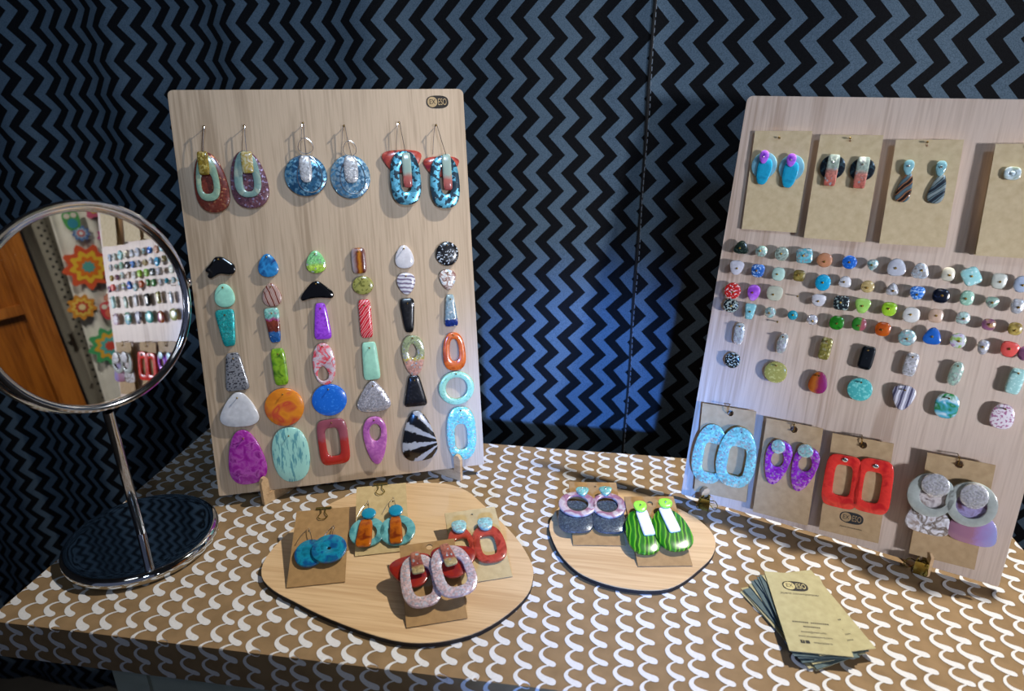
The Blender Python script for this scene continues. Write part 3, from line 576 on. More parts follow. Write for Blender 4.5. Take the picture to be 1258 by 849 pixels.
wired_disc(-21.3, 307.1, (-19.2, 354.2), (-21.3, 307.1, 38.8, 38.2), (-18.9, 334.2, 13.5, 14.1), (-17.6, 308.2, 22.4, 33.4), (-20.7, 313, 11.3, 25), 'deep blue disc earring with wire loop and silver tab, third on hooks', GL('24587c', '7cb8d8', 480, .42))
wired_disc(19.8, 304.7, (17.9, 351.4), (19.8, 304.7, 37.4, 41.1), (21.4, 331, 12, 14.3), (21.9, 305.8, 23, 33.9), (20.9, 311.4, 13.3, 25.3), 'pale blue disc earring with wire loop and silver tab, fourth on hooks', GL('4c80a4', 'a8cce0', 480, .45))
def mosaic(cx_, cy_, nl, ring, rh, wing, bar, lab):
    o = earring('hook_earring', lab, LB @ T(cx_ / 1000, cy_ / 1000), HG); L = lambda q: (q[0] - cx_, q[1] - cy_)
    mesh('back_wing', piece(wing[2], wing[3], 2.8, .35, 2.2, at=L(wing), z=1), SW(['8a2838', 'b85040', '702028'], 200), o)
    mesh('ring', piece(ring[2], ring[3], 2.6, -.06, 2.4, (rh[0] - ring[0], rh[1] - ring[1], rh[2], rh[3], 2.6, 0), at=L(ring), z=3.4), GL('1c3848', '70c4e0', 330, .5), o)
    mesh('bar', piece(bar[2], bar[3], 6, 0, 1.6, at=L(bar), z=6), BA([(0, '9a4848'), (.3, 'a86058'), (.45, '90a8a0'), (1, '98b0a8')]), o)
    nail(board_l, *nl); hook(o, (nl[0] - cx_, nl[1] - cy_), (bar[0] - cx_, bar[1] + bar[3] * .45 - cy_), 1, 7.3)
mosaic(72, 301.9, (69.5, 353.5), (72, 301.9, 30, 51.6), (72.2, 302.5, 11.2, 28), (70, 317.9, 38.5, 21.9), (73.8, 309.2, 8.7, 33.1), 'blue mosaic ring earring over a red wing, fifth on hooks')
mosaic(110.2, 297, (104.9, 350.6), (110.2, 297, 29.5, 51.1), (111.2, 298.5, 11.5, 27), (108.1, 312, 35.7, 19.8), (112.8, 306.1, 9, 34.8), 'blue mosaic ring earring over a red wing, rightmost on hooks')

# ------------------------------------------------------------------ studs and small pendants on the right board
BALLS = None
for (kd, x, y, w, h, rot, p, k, m_, lab) in RIGHT_PIECES:
    if kd == 'stud':
        o = thing('stud_earring', lab, 'earring', RB @ T(x / 1000, y / 1000), 'stud earrings on the right board')
        mesh('stone', piece(w, h, p, k, 3.4, None, 1.2, .6, rot, z=6.0), m_, o)
        mesh('post', tube([(0, 0, 0), (0, 0, .007)], .0005, 6), BRASS, o)
        mesh('ball', ball(.0010, (random.uniform(-.001, .001), random.uniform(-.0015, .0005), .0103), 8, 6), BRASS, o)
    else:
        o = mesh('pendant', piece(w, h, p, k, 3.6, None, 1.2, .5, rot), m_, None, RB @ T(x / 1000, y / 1000, .0035))
        tag(o, lab, 'pendant', 'small pendants low on the right board'); nail(board_r, x, y + h * .34).scale = (1, 1, 1.45)
for x, y in ((-60.4, 214.6), (-73.0, 189.0)): nail(board_r, x, y)

# ------------------------------------------------------------------ earring cards
KRAFT = paper('9c7a4c', '8a6a40', 160); KRAFT_PALE = paper('d6c29c', 'c6b088', 160); KRAFT_TRAY = paper('b8a274', 'a89264', 160); KRAFT_MID = paper('bea27c', 'ae926c', 160)
CG = 'kraft earring cards'
def card(M, w, h, label, mat_, back=12.0, hole=None, foot=True):
    """folded card: front panel, back panel hinged at the top and standing out behind at the foot; origin at the foot"""
    o = thing('earring_card', label, 'card', M, CG); t_ = .45
    if hole:
        hx, hy, hr = hole; n = 24; out_, in_ = [], []
        for i in range(n):
            a = 2 * math.pi * (i + .5) / n; c, s = math.cos(a), math.sin(a); in_.append((hx + hr * c, hy + hr * s))
            f = min(((w / 2 - hx) if c > 0 else (w / 2 + hx)) / max(abs(c), 1e-6), ((h - hy) if s > 0 else hy) / max(abs(s), 1e-6)); out_.append((hx + f * c, hy + f * s))
        for cxy in ((w / 2, h), (-w / 2, h), (-w / 2, 0), (w / 2, 0)):
            k = min(range(n), key=lambda i: abs((math.atan2(cxy[1] - hy, cxy[0] - hx) - 2 * math.pi * (i + .5) / n + math.pi) % (2 * math.pi) - math.pi)); out_[k] = cxy
        V = [mm(*q, t_) for q in out_] + [mm(*q, t_) for q in in_] + [mm(*q, 0) for q in in_] + [mm(*q, 0) for q in out_]
        F = [(r * n + i, r * n + (i + 1) % n, ((r + 1) % 4) * n + (i + 1) % n, ((r + 1) % 4) * n + i) for r in range(4) for i in range(n)]
        mesh('front_panel', (V, F), mat_, o, None, False)
    else: mesh('front_panel', box(-w / 2000, w / 2000, 0, h / 1000, 0, t_ / 1000), mat_, o, None, False)
    hb = h * .97; a = math.asin(min(.9, back / hb))
    m2 = Matrix.Translation(mm(0, h, 0)) @ Matrix.Rotation(a, 4, 'X')
    if hole: mesh('back_panel', xf(m2 @ Matrix.Translation(mm(0, -h, -t_)), (V, F)), mat_, o, None, False)
    else: mesh('back_panel', xf(m2, box(-w / 2000, w / 2000, -hb / 1000, 0, -t_ / 1000, 0)), mat_, o, None, False)
    return o
def rcard(cx_, cy_, w, h, rot, z, tilt, label, mat_, nl, hole_y=4.2, hr=1.4, back=None):
    """hung on the right board: centre x, y in mm, standing z mm off the board; returns the face frame, origin at the card centre"""
    M = RB @ T(cx_ / 1000, cy_ / 1000, z / 1000, rot) @ Matrix.Rotation(math.radians(tilt), 4, 'X')
    lx = M.inverted() @ (RB @ Vector(mm(nl[0], nl[1], z)))
    o = card(M @ Matrix.Translation((0, -h / 2000, 0)), w, h, label, mat_, back if back is not None else max(.8, z - 2.0), (lx.x * 1000, h - hole_y, hr))
    n_ = nail(board_r, *nl); n_.scale = (1, 1, (z + 3) / 6.8)
    return o, M
c1, M1 = rcard(-96.5, 313.1, 47.8, 87.5, 1.9, 3, 0, 'kraft card with two turquoise earrings, leftmost on the upper row', KRAFT_PALE, (-100, 350.8), 6, 1.0)
c2, M2 = rcard(-41.3, 311, 48.2, 88, 1.6, 8, -1, 'kraft card with black disc and pink bar earrings', KRAFT_PALE, (-42.8, 351.8), 5, 1.0)
c3, M3 = rcard(16.5, 311.3, 47, 84.5, 2.5, 8, -1, 'kraft card with brown and grey swirled drop earrings', KRAFT_PALE, (13.7, 351.2), 4.5, 1.0)
c4, M4 = rcard(84, 310.3, 46, 85.5, 2.6, 10, -1, 'kraft card cut by the right edge, with small pearly studs', KRAFT_PALE, (82.3, 350), 4.5, 1.0)
b1, N1 = rcard(-98.9, 56, 50, 90, 3.8, 6, 0, 'brown card with two pale turquoise hoop earrings', KRAFT_MID, (-99.6, 95.4), 5.5, 3.0)
b2, N2 = rcard(-40.8, 53.8, 48.5, 93, 2, 8, 0, 'brown card with two violet teardrop earrings', KRAFT_MID, (-41.9, 93.6), 6, 3.2)
b3, N3 = rcard(16.4, 54.8, 48, 91.4, 3.3, 8, 0, 'brown card with two red rectangular hoops and a printed logo', KRAFT_MID, (15.1, 94.2), 6, 3.2)
b4, N4 = rcard(88.4, 56.6, 47.3, 91.2, 2.4, 9, 0, 'brown card with two large silvery disc earrings', KRAFT_MID, (86.1, 97.5), 5, 3.2)
for (x, y) in ((-101.9, 102.7), (-42.3, 99.5), (12.9, 101.2), (84.6, 103.5)):
    n_ = nail(board_r, x, y); n_.scale = (1, 1, 1.7)
    mesh('wire_hanger', tube(smooth_path([mm(x, y + .5, 10.5), mm(x + .8, y - 3, 10.8), mm(x + .6, y - 6, 9.8), mm(x, y - 8, 6.5)], 4), .0004, 5), BRASS, board_r)
logo(b3, .5, 17.5, 19, .0005, ink('1e2228'), ink('a68c66')); lettering('tagline', 'joyer\u00eda contempor\u00e1nea', .0021, ink('4a4238'), b3, T(.001, .0085, .0006), .9, .3)

def rb_earring(lab, x, y, z): return thing('earring', lab, 'earring', RB @ T(x / 1000, y / 1000, z / 1000), 'earrings carded on the right board')
def put(o, nme, q, ref, p, k, t_, z, m_, hole=None, rot=0, **kw):
    hl = None if hole is None else (hole[0] - q[0], hole[1] - q[1], hole[2], hole[3], hole[4] if len(hole) > 4 else 2, hole[5] if len(hole) > 5 else 0)
    return mesh(nme, piece(q[2], q[3], p, k, t_, hl, at=(q[0] - ref[0], q[1] - ref[1]), z=z, rot=rot, **kw), m_, o)
TQ = SW(['1890b8', '20a8d0', '1480a8'], 160); AQ = P('7cb4c8', .15); VI = SW(['9040d8', 'c070f0', '7030c0'], 260)
for i, (d, pl, dr) in enumerate((((-108.7, 326.2, 21.8, 23.5), (-107.8, 320.9, 12.5, 23.5), (-109.3, 333.1, 7.9, 11.7)), ((-85.4, 325.5, 21.1, 23), (-85.5, 319.6, 12.8, 23.1), (-86.1, 331.6, 8, 11.5)))):
    o = rb_earring(('left', 'right')[i] + ' turquoise oval earring with violet stud on the first upper card', pl[0], pl[1], 4)
    put(o, 'disc', d, pl, 2, 0, 1.6, 0, AQ); put(o, 'oval', pl, pl, 2.6, .15, 2, 1.8, TQ, rot=-3); put(o, 'stud', dr, pl, 2.1, .2, 1.8, 4, VI); mesh('ball', ball(.0009, mm(dr[0] - pl[0], dr[1] - pl[1], 6.4)), SILVER, o)
BKM = SP('141c24', '2c4048', 400, .6)
for i, (d, br) in enumerate((((-52.1, 327.6, 19.8, 20.3), (-51.9, 324.8, 9.4, 26.3)), ((-29, 327.1, 19.1, 19), (-29.1, 324.3, 9.5, 25.9)))):
    o = rb_earring(('left', 'right')[i] + ' black disc earring with clear and pink bar, second upper card', br[0], br[1], 9)
    put(o, 'disc', d, br, 2.1, 0, 2, 0, BKM); put(o, 'bar', br, br, 7, 0, 2, 2.2, BA([(0, 'c86858'), (.45, 'd08878'), (.58, 'a8b8a8'), (1, 'b8c8b8')], .4)); mesh('ball', ball(.0010, mm(0, 6.5, 4.8)), SILVER, o)
for i, (dr, bd) in enumerate((((4.3, 330.6, 7.7, 12), (4.8, 314.8, 11.2, 23.8)), ((26.7, 331.1, 7.6, 12.2), (27.8, 315.5, 11.9, 23.3)))):
    o = rb_earring(('left', 'right')[i] + ' swirled drop earring with pale blue stud, third upper card', bd[0], bd[1], 9)
    put(o, 'drop', bd, bd, 2.6, -.35, 2.2, 0, ST((['281810', 'a87048', '303c48', '587078'], ['283038', '6a8088', '20282c', '8a9898'])[i], 150, 40, 3), rot=-6); put(o, 'stud', dr, bd, 2.2, .25, 1.8, 2.4, P('8cc0c8', .15)); mesh('ball', ball(.0010, mm(dr[0] - bd[0], dr[1] - bd[1] + 1, 5)), SILVER, o)
for x, lab in ((73.8, 'left small pearly stud on the card cut by the right edge'), (97, 'right small pearly stud on the card cut by the right edge')):
    o = rb_earring(lab, x, 330.4, 11); mesh('stone', piece(11, 10, 2.6, 0, 2.4, (0, 0, 4.5, 4.2, 2, 0)), SW(['a8bcc0', 'd8e8ec', '889868'], 260), o); mesh('bead', ball(.0022, mm(0, 0, 1.4)), P('c8dce4', .1), o)
TQ2 = GL('8cd0c4', 'd8f4ec', 800, .3)
for i, (q, hl) in enumerate((((-111.4, 51.6, 32.7, 60.4), (-109.3, 48.1, 15.7, 29.9, 4.5, 0)), ((-86.1, 56, 36.3, 60.1), (-85.4, 52.1, 16.1, 29, 4.5, 0)))):
    o = rb_earring(('left', 'right')[i] + ' pale turquoise oval hoop on the leftmost lower card', q[0], q[1], 7 + 3.2 * i)
    put(o, 'hoop', q, q, 2.35, -.12, 3, 0, TQ2, hl, rot=0); mesh('ball', ball(.0008, mm(-2 + 3 * i, q[3] * .42, 3.2)), SILVER, o)
VI2 = GL('9a2cb8', 'e4a0f0', 800, .35); MC = GL('98c8c0', 'f0fff8', 800, .45)
for i, (q, hl, cc) in enumerate((((-50.5, 60.7, 22.7, 43.8), (-50.7, 64.6, 10.9, 15.6, 2, -0.2), (-51.7, 76.3, 12.1, 13.7)), ((-27.4, 60.6, 21.8, 43.9), (-27.5, 66.6, 10.9, 15.6, 2, -0.2), (-28.7, 78.4, 13.3, 12.6)))):
    o = rb_earring(('left', 'right')[i] + ' violet teardrop earring with mint disc on a lower card', q[0], q[1], 9)
    put(o, 'teardrop', q, q, 2.3, .3, 3, 0, VI2, hl, rot=(-4, -6)[i]); put(o, 'disc', cc, q, 2, 0, 2, 3.2, MC)
RD = SW(['d82c28', 'e83c30', 'c82020'], 200)
for i, (q, hl, st) in enumerate((((5, 58.4, 30, 49), (5.4, 59.5, 14, 28.4, 5, 0), (3.9, 78.9)), ((29.5, 61.3, 29.2, 49.2), (28.5, 60.1, 13.6, 28, 5, 0), (27.9, 79.9)))):
    o = rb_earring(('left', 'right')[i] + ' glossy red rectangular hoop above the logo card print', q[0], q[1], 9)
    put(o, 'hoop', q, q, 4.6, -.04, 3.4, 0, RD, hl, rot=3); mesh('stud', piece(5, 4.2, 2, 0, 1.2, at=(st[0] - q[0], st[1] - q[1]), z=3.3), SILVER, o)
SILV = GL('b8b8c0', 'ffffff', 1400, .5); GREY = P('b0b8b4', .18)
for i, (s, rg, hl, bt, md) in enumerate((((72.8, 77.2, 20.3, 20.3), (71.6, 67.3, 34.6, 37.6), (73.6, 66.2, 20.2, 19.7), (74.1, 44.3, 32.8, 24.6), (73.2, 64.8, 22.4, 21.8)), ((100.1, 75.9, 19.8, 21.4), (99.9, 67.9, 35.7, 38), (100.1, 67.1, 21.2, 21.9), (105.6, 46.8, 34.5, 26.7), (100.3, 66.3, 23.6, 23.9)))):
    o = rb_earring(('silvery disc and ring earring with clear base, left on last lower card', 'silvery disc and ring earring with pink-violet base, right on last lower card')[i], rg[0], rg[1], 10)
    put(o, 'base', bt, rg, 3, -.15, 2.6, 0, (SW(['a89890', 'e8e8f0', '706050', 'f0f0f8'], 240), BX([(0, '9a7088'), (.5, 'a87890'), (.65, 'a888c0'), (1, '98a0d8')]))[i])
    put(o, 'inner_disc', md, rg, 2, 0, 2, 1.5, SW(['907c70', 'd8d0d0', '604c50'] if i == 0 else ['806878', 'a8a0d0', '704c60'], 220)); put(o, 'ring', rg, rg, 2.05, 0, 2.2, 4, GREY, hl); put(o, 'silver_disc', s, rg, 2, 0, 2, 6.6, SILV)

# ------------------------------------------------------------------ plywood discs, their cards and earrings
def disc(pts, label, lift=0.0):
    cx_ = sum(p[0] for p in pts) / len(pts); cy_ = sum(p[1] for p in pts) / len(pts)
    q = [(x - cx_, y - cy_, 0) for x, y in pts]; sm = smooth_path(q[-2:] + q + q[:2], 3)[6:6 + 3 * len(q)]
    pl = [(p.x / 1000, p.y / 1000) for p in sm]
    if sum(pl[i][0] * pl[(i + 1) % len(pl)][1] - pl[(i + 1) % len(pl)][0] * pl[i][1] for i in range(len(pl))) < 0: pl = pl[::-1]
    o = thing('plywood_disc', label, 'tray', Matrix.Translation((cx_ / 1000, cy_ / 1000, .0006 + lift)))
    mesh('top_face', prism(pl, .0036, .0044), wood('cdae84', 'b8966c', 0), o, None, False)
    mesh('burnt_edge', prism([(x * 1.0008, y * 1.0008) for x, y in pl], 0, .0036), ink('1c120a'), o, None, False)['label'] = 'dark laser-burnt edge'
disc([(-276.3, 418.9), (-283.8, 441.8), (-280.1, 475.1), (-270.6, 505.2), (-248.5, 539.7), (-217.1, 563.1), (-185.1, 573.3), (-153.5, 576.6), (-129.2, 567.3), (-111.2, 549.5), (-82.7, 517.8), (-63.8, 493.0), (-50.0, 466.5), (-47.0, 449.2), (-49.5, 429.4), (-61.6, 406.9), (-80.2, 386.1), (-101.2, 373.8), (-123.0, 367.7), (-144.7, 367.5), (-174.5, 373.6), (-207.0, 383.4), (-235.5, 394.6), (-258.6, 404.6)], 'large rounded plywood tray holding four earring cards')
disc([(-39.3, 517.1), (-38.5, 534.8), (-33.6, 551.4), (-20.4, 572.8), (0.5, 585.9), (23.7, 592.2), (45.2, 589.5), (58.0, 584.1), (73.5, 573.7), (88.4, 563.7), (102.4, 550.1), (111.0, 533.9), (112.5, 517.6), (106.5, 498.7), (94.8, 482.1), (79.3, 463.6), (65.1, 452.8), (48.9, 448.6), (32.9, 448.2), (14.1, 451.2), (-5.3, 459.4), (-18.7, 472.0), (-30.2, 490.1)], 'small rounded plywood tray holding two earring cards')
def dcard(x, y, a, l, label, mat_, hole=None):
    M = frame(x, y, .0056, a, l); h = 79.0; rise = h * math.cos(l)
    # the back panel folds down from the top edge to the tray: its lean follows from the height of that edge
    card(M, 47.6, h, label, mat_, min(70, rise * 1.0), hole); return M
D1 = dcard(-.2255, .4143, .2947, 1.2962, 'brown card with blue disc earrings, left on the large tray', KRAFT)
D2 = dcard(-.1835, .4605, .3128, 1.2966, 'pale kraft card with teal and amber earrings, back of the large tray', KRAFT_TRAY)
D3 = dcard(-.0864, .4394, .3659, 1.3555, 'pale kraft card with rust red hoops, right on the large tray', KRAFT_TRAY, (1, 73, 1.1))
D4 = dcard(-.1148, .3879, .3555, 1.3529, 'brown card with pink-white glitter hoops, front of the large tray', KRAFT, (1.5, 73.5, 2.8))
S1 = dcard(.0077, .4991, .1212, 1.3697, 'brown card with grey disc earrings, left on the small tray', KRAFT, (2, 73, 1.1))
S2 = dcard(.065, .4796, .1594, 1.3376, 'brown card with green oval earrings, right on the small tray', KRAFT, (-.5, 70, 2.8))
def dc(lab, M, q, z, group='earrings carded on the plywood trays'): return thing('earring', lab, 'earring', M @ T(q[0] / 1000, q[1] / 1000, z / 1000), group)
# clips on the two cards at the back of the large tray
for M, x, lab in ((D1, .5, 'small gold clip on the card with blue disc earrings'), (D2, -1, 'small gold clip on the card with teal and amber earrings')):
    o = thing('binder_clip', lab, 'clip', M @ T(x / 1000, .079, 0), 'small gold clips on cards')
    mesh('body', join(prism([mm(-7, 0), mm(7, 0), mm(7, 1.8), mm(-7, 1.8)], .0007, .0014), prism([mm(-7, 0), mm(7, 0), mm(7, 4.5), mm(-7, 4.5)], -.0042, -.0036), box(-.007, .007, .0014, .0020, -.0040, .0012), tube([mm(-7, -.2, 1.1), mm(7, -.2, 1.1)], .0007, 6)), GOLD, o, None, False)
    mesh('handle', xf(Matrix.Translation(mm(0, .5, 1.9)) @ Matrix.Rotation(math.radians(-90), 4, 'Z'), wire_handle(.0125, .0085)), GOLD, o)
    mesh('handle', xf(Matrix.Translation(mm(0, 2, -4.5)) @ Matrix.Rotation(math.radians(-90), 4, 'Z'), wire_handle(.0125, .0085)), GOLD, o)
def ear_hook(o, b, top, z):
    bx, by = b; tx, ty = top
    mesh('ear_wire', tube(smooth_path([mm(bx, by, z), mm(bx * .4 + tx * .6 + .5, by * .4 + ty * .6, z + 1), mm(tx + .5, ty, z), mm(tx - 1.5, ty + .3, 1.0), mm(tx - 6, ty - 5, .6), mm(tx - 10, ty - 14, .6)], 5), .00035, 5), SILVER, o)
    mesh('wire_hole', lathe([(.0008, 0), (.0008, .0001)], 10), ink('15100a'), o, T(tx / 1000, ty / 1000, -.0003))
BL = SW(['0c5870', '14809c', '104880', '0c6878'], 170)
for i, (q, w_) in enumerate((((-7.3, 30.1, 26, 28), (-10.6, 55.5)), ((9.3, 31, 30, 29), (11.3, 56.3)))):
    o = dc(('left', 'right')[i] + ' sea-blue disc earring on the clipped brown card', D1, q, 1.0)
    mesh('disc', piece(q[2], q[3], 2, 0, 2.4, (0, 0, 3, 3, 2, 0) if i else None, z=.6 + 2.6 * i), BL, o); ear_hook(o, (1, 12), (w_[0] - q[0], w_[1] - q[1]), 3)
TE = SW(['3a8088', '68a8a8', '2a6870'], 160); AM = SW(['6c2808', 'a8580c', '8a3c08'], 190); CY = P('1484a4', .25)
for i, (rg, hl, br, cp, tp) in enumerate((((-13, 23.1, 32.5, 32.3), (-13, 22, 17, 18, 2, 0), (-15, 20.5, 14, 30), (-11.4, 40.6, 13.3, 12.2), (-12.6, 55.9)), ((14.2, 21.4, 32.8, 33.7), (14.2, 21, 17, 19, 2, 0), (12.8, 20.5, 12, 30), (13.4, 41, 13.4, 13), (10.8, 57.1)))):
    o = dc(('left', 'right')[i] + ' teal ring earring with amber bar on the clipped pale card', D2, rg, 1.0)
    put(o, 'ring', rg, rg, 2, 0, 2.2, .5, TE, hl); put(o, 'bar', br, rg, 5, -.12, 2, 2.8, AM, rot=-6 if i == 0 else 0); put(o, 'cap', cp, rg, 2, 0, 1.8, 5, CY); ear_hook(o, (cp[0] - rg[0], cp[1] - rg[1] + 3), (tp[0] - rg[0], tp[1] - rg[1]), 6)
RU = SW(['8a3020', 'a84030', '702418'], 180); PM = GL('8cb8b0', 'd8f0e8', 700, .3)
for i, (rg, hl, cp) in enumerate((((-14.5, 37.5, 24, 41), (-14, 35, 12.2, 21, 3.5, 0), (-13.5, 56.4, 13.8, 13.9)), ((9.7, 35.5, 30, 41), (9, 33.5, 13.3, 21.6, 3.5, 0), (10.3, 55.5, 14, 14)))):
    o = dc(('left', 'right')[i] + ' rust red hoop with mint stud, right side of the large tray', D3, rg, 1.0); put(o, 'hoop', rg, rg, 2.5, -.1, 2.6, .5, RU, hl); put(o, 'stud', cp, rg, 2.5, .2, 3, 3.2, PM)
PW = GL('b89c98', 'f0e8ec', 1100, .4); RB2 = SW(['6a1420', '8c2414', '58102a'], 150)
for i, (rg, hl, bk, br) in enumerate((((-9.5, 35.7, 32.4, 50), (-8.8, 34.5, 16.5, 29, 3.2, 0), (-14.7, 48, 36, 32), (-11, 51.5, 10.6, 22)), ((17.5, 37.8, 35, 50), (18, 36, 18, 28.2, 3.2, 0), (19, 49, 38, 32), (15, 52.4, 10.7, 23)))):
    o = dc(('left', 'right')[i] + ' pink-white glitter hoop over a red wing, front of the large tray', D4, rg, 1.5)
    put(o, 'wing', bk, rg, 2.6, .4, 2.2, 2 + 3.5 * i, RB2, rot=10 - 18 * i); put(o, 'hoop', rg, rg, 2.7, -.08, 2.8, 4.5 + 3.5 * i, PW, hl, rot=4 + 4 * i); put(o, 'tab', br, rg, 6, -.15, 2, 7.6 + 3.5 * i, BA([(0, 'a89868'), (.25, 'a89060'), (.35, '8a4038'), (1, 'a06850')], .3), rot=4 + 8 * i)
GD = GL('3c444c', '6c7880', 1500, .3); RG = SW(['a89098', 'b8a8a0', '8a5868', 'b0a8a4'], 130); MS = GL('70a898', 'c8e8dc', 900, .3)
for i, (rg, hl, bk, cp) in enumerate((((-17.4, 44.5, 36, 31.3), (-17.4, 44.9, 20.3, 19.8), (-20.1, 31.5, 33, 39), (-11.8, 58.8, 12.7, 11.9)), ((12.5, 43.4, 32.5, 31.3), (10.9, 44, 20.2, 19.8), (11.3, 31.5, 31.5, 40), (10.7, 59.8, 12.7, 12)))):
    o = dc(('left', 'right')[i] + ' charcoal earring with pinkish ring and mint stud on the small tray', S1, rg, 1.0)
    put(o, 'back_plate', bk, rg, 3, -.12, 2.4, .5 + .3 * i, GD); put(o, 'ring', rg, rg, 2, 0, 2.4, 3.4, RG, hl); put(o, 'stud', cp, rg, 2.5, .5, 2, 6, MS); mesh('ball', ball(.0009, mm(cp[0] - rg[0], cp[1] - rg[1] + 2, 8.4)), SILVER, o)
GR = ST(['1c5c10', '2c7c18', '6aa820', '184c0c'], 130, 8, 2.5); LM = SW(['7cc828', '98d848', '88d040'], 200); WH = P('dcd8dc', .35)
for i, (ov, cp, br) in enumerate((((-14.5, 34.5, 30.3, 49), (-12.3, 60.7, 12.5, 12.9), (-10.3, 43.5, 11.2, 29)), ((12.2, 35.1, 33.3, 47), (11.4, 62.3, 13, 11.5), (12, 45, 11.2, 29)))):
    o = dc(('left', 'right')[i] + ' green striped oval earring with white bar on the small tray', S2, ov, 1.0)
    put(o, 'oval', ov, ov, 2.4, -.12, 3, .5 + 2 * i, GR, rot=2 + 6 * i); put(o, 'bar', br, ov, 8, 0, 1.8, 3.8 + 2 * i, WH, rot=6 + 4 * i); put(o, 'stud', cp, ov, 2.2, .1, 2, 5.8 + 2 * i, LM); mesh('ball', ball(.0010, mm(cp[0] - ov[0], cp[1] - ov[1], 8.4 + 2 * i)), SILVER, o)

# ------------------------------------------------------------------ fanned business cards
BC = paper('aea67e', 'a09870', 160); BC_SHADE = paper('5a6a68', '46585c', 160)  # second paper puts the stack's shadow into the card colour
fan = [(.1650, .4350, 28.5), (.1640, .4352, 24.0), (.1668, .4346, 27.0), (.1690, .4372, 21.5), (.1672, .4358, 14.5), (.1725, .4390, 19.0), (.1690, .4362, 9.0), (.1684, .4360, 5.5), (.1778, .4404, 17.0), (.1695, .4367, .8)]
kinds_ = ['lowest card of the fanned business card stack', 'second card from the bottom of the business card stack', 'third card from the bottom of the business card stack', 'fourth card from the bottom of the business card stack', 'fifth card from the bottom of the business card stack', 'fifth card from the top of the business card stack', 'fourth card from the top of the business card stack', 'third card from the top of the business card stack', 'business card fanned out right under the top card', 'top business card with printed EX ESO logo and text']
for i, (x, y, a) in enumerate(fan):
    o = thing('business_card', kinds_[i], 'business card', T(x, y, .0010 + i * .00105, a), 'fanned business cards')
    mesh('card_sheet', box(-.0223, .0223, -.0425, .0425, 0, .0005), BC if i in (0, 1, 3, 8, 9) else BC_SHADE, o, None, False)
    if i >= 8:
        DK = ink('15140f'); TXT = ink('4a4638')
        logo(o, -1, 27, 20, .0006, DK, ink('bcb07c'))
        for s_, yy, sz in (('joyer\u00eda contempor\u00e1nea', 18.2, 3.2), ('exeso@mail.com', -22.5, 2.6), ('www.exesojoyeria.com', -27, 2.6), ('exesojoyeria', -32.5, 2.6)):
            lettering('text_line', s_, sz / 1000, TXT, o, T((4 if yy < -30 else 0) / 1000, yy / 1000, .0007), 1.0, .3 if yy > 0 else 0)
        mesh('text_line', join(*[box((-13 + 1.5 * k) / 1000, (-13 + 1.5 * k + 1.0) / 1000, -.0135, -.0123, 0, .0001) for k in range(18) if k != 8]), TXT, o, T(0, 0, .0006), False)
        mesh('text_line', join(*[box((-6 + 1.4 * k) / 1000, (-6 + 1.4 * k + .9) / 1000, -.0178, -.0167, 0, .0001) for k in range(9)]), TXT, o, T(0, 0, .0006), False)
        for k in range(2):
            g = mesh('icon', box((-12 + 3.6 * k) / 1000, (-9 + 3.6 * k) / 1000, -.0341, -.0311, 0, .0001), DK, o, T(0, 0, .0006), False)
            if k == 0: lettering('letters', 'f', .0026, ink('bcb07c'), g, T(-.0105, -.0325, .0002))

# ------------------------------------------------------------------ table mirror
a, b_ = -.3754, .1111
mn = Vector((math.cos(a) * math.cos(b_), math.sin(a) * math.cos(b_), math.sin(b_))); mt = Vector((-math.sin(a), math.cos(a), 0)); mw = mn.cross(mt)
MC_ = Vector((-.3985, .4475, .2290)); MR = .0828; BX_, BY_ = -.4080, .4490
o = thing('table_mirror', 'round chrome table mirror tilted on a thin pole with mirrored base', 'mirror', Matrix.Translation((BX_, BY_, .0006)))
CHROME = metal('c8cad0', .10)
mesh('base', lathe([(.055, 0), (.0615, .0005), (.0645, .0028), (.0652, .0055), (.0648, .0082), (.0632, .0104), (.0608, .0114), (.0585, .0112)] + [(.0585 * (1 - i / 10), .0112 + .0012 * (1 - (1 - i / 10) ** 2)) for i in range(1, 10)] + [(.002, .0124)], 72), metal('dfe3e4', .05), o)
ring_bottom = MC_ - (mw * math.cos(.16) + mt * math.sin(.16)) * (MR + .001); base_c = Vector((BX_, BY_, .0006))
mesh('pole', tube([Vector((0, 0, .011)), (ring_bottom - base_c) * .5, ring_bottom - base_c], .0042, 16), CHROME, o)
def circ(c, ax, ay, r, n=72): return [c + (ax * math.cos(2 * math.pi * i / n) + ay * math.sin(2 * math.pi * i / n)) * r for i in range(n)]
loc_c = MC_ - base_c
yn = Vector((mn.x, mn.y, 0)).normalized(); yw = yn.cross(mt)
mesh('yoke_ring', tube(circ(loc_c - mn * .004, mt, yw, MR + .0005), .0022, 8, True), CHROME, o)
Mx = Matrix(((mt.x, mw.x, mn.x, loc_c.x), (mt.y, mw.y, mn.y, loc_c.y), (mt.z, mw.z, mn.z, loc_c.z), (0, 0, 0, 1)))
rim = [(0.0768, 0.0005), (0.0768, 0.0018), (0.078, 0.0034), (0.0802, 0.004), (0.0818, 0.003), (0.0824, 0), (0.0818, -0.004), (0.0802, -0.0055), (0.0768, -0.006), (0.0759, -0.006), (0.0759, 0.0005)]
V, F = [], []; n = 72
for r, z in rim: V += [(r * math.cos(2 * math.pi * k / n), r * math.sin(2 * math.pi * k / n), z) for k in range(n)]
for i in range(len(rim)): F += [(i * n + k, i * n + (k + 1) % n, ((i + 1) % len(rim)) * n + (k + 1) % n, ((i + 1) % len(rim)) * n + k) for k in range(n)]
mesh('frame', xf(Mx, (V, [tuple(reversed(f)) for f in F])), CHROME, o)
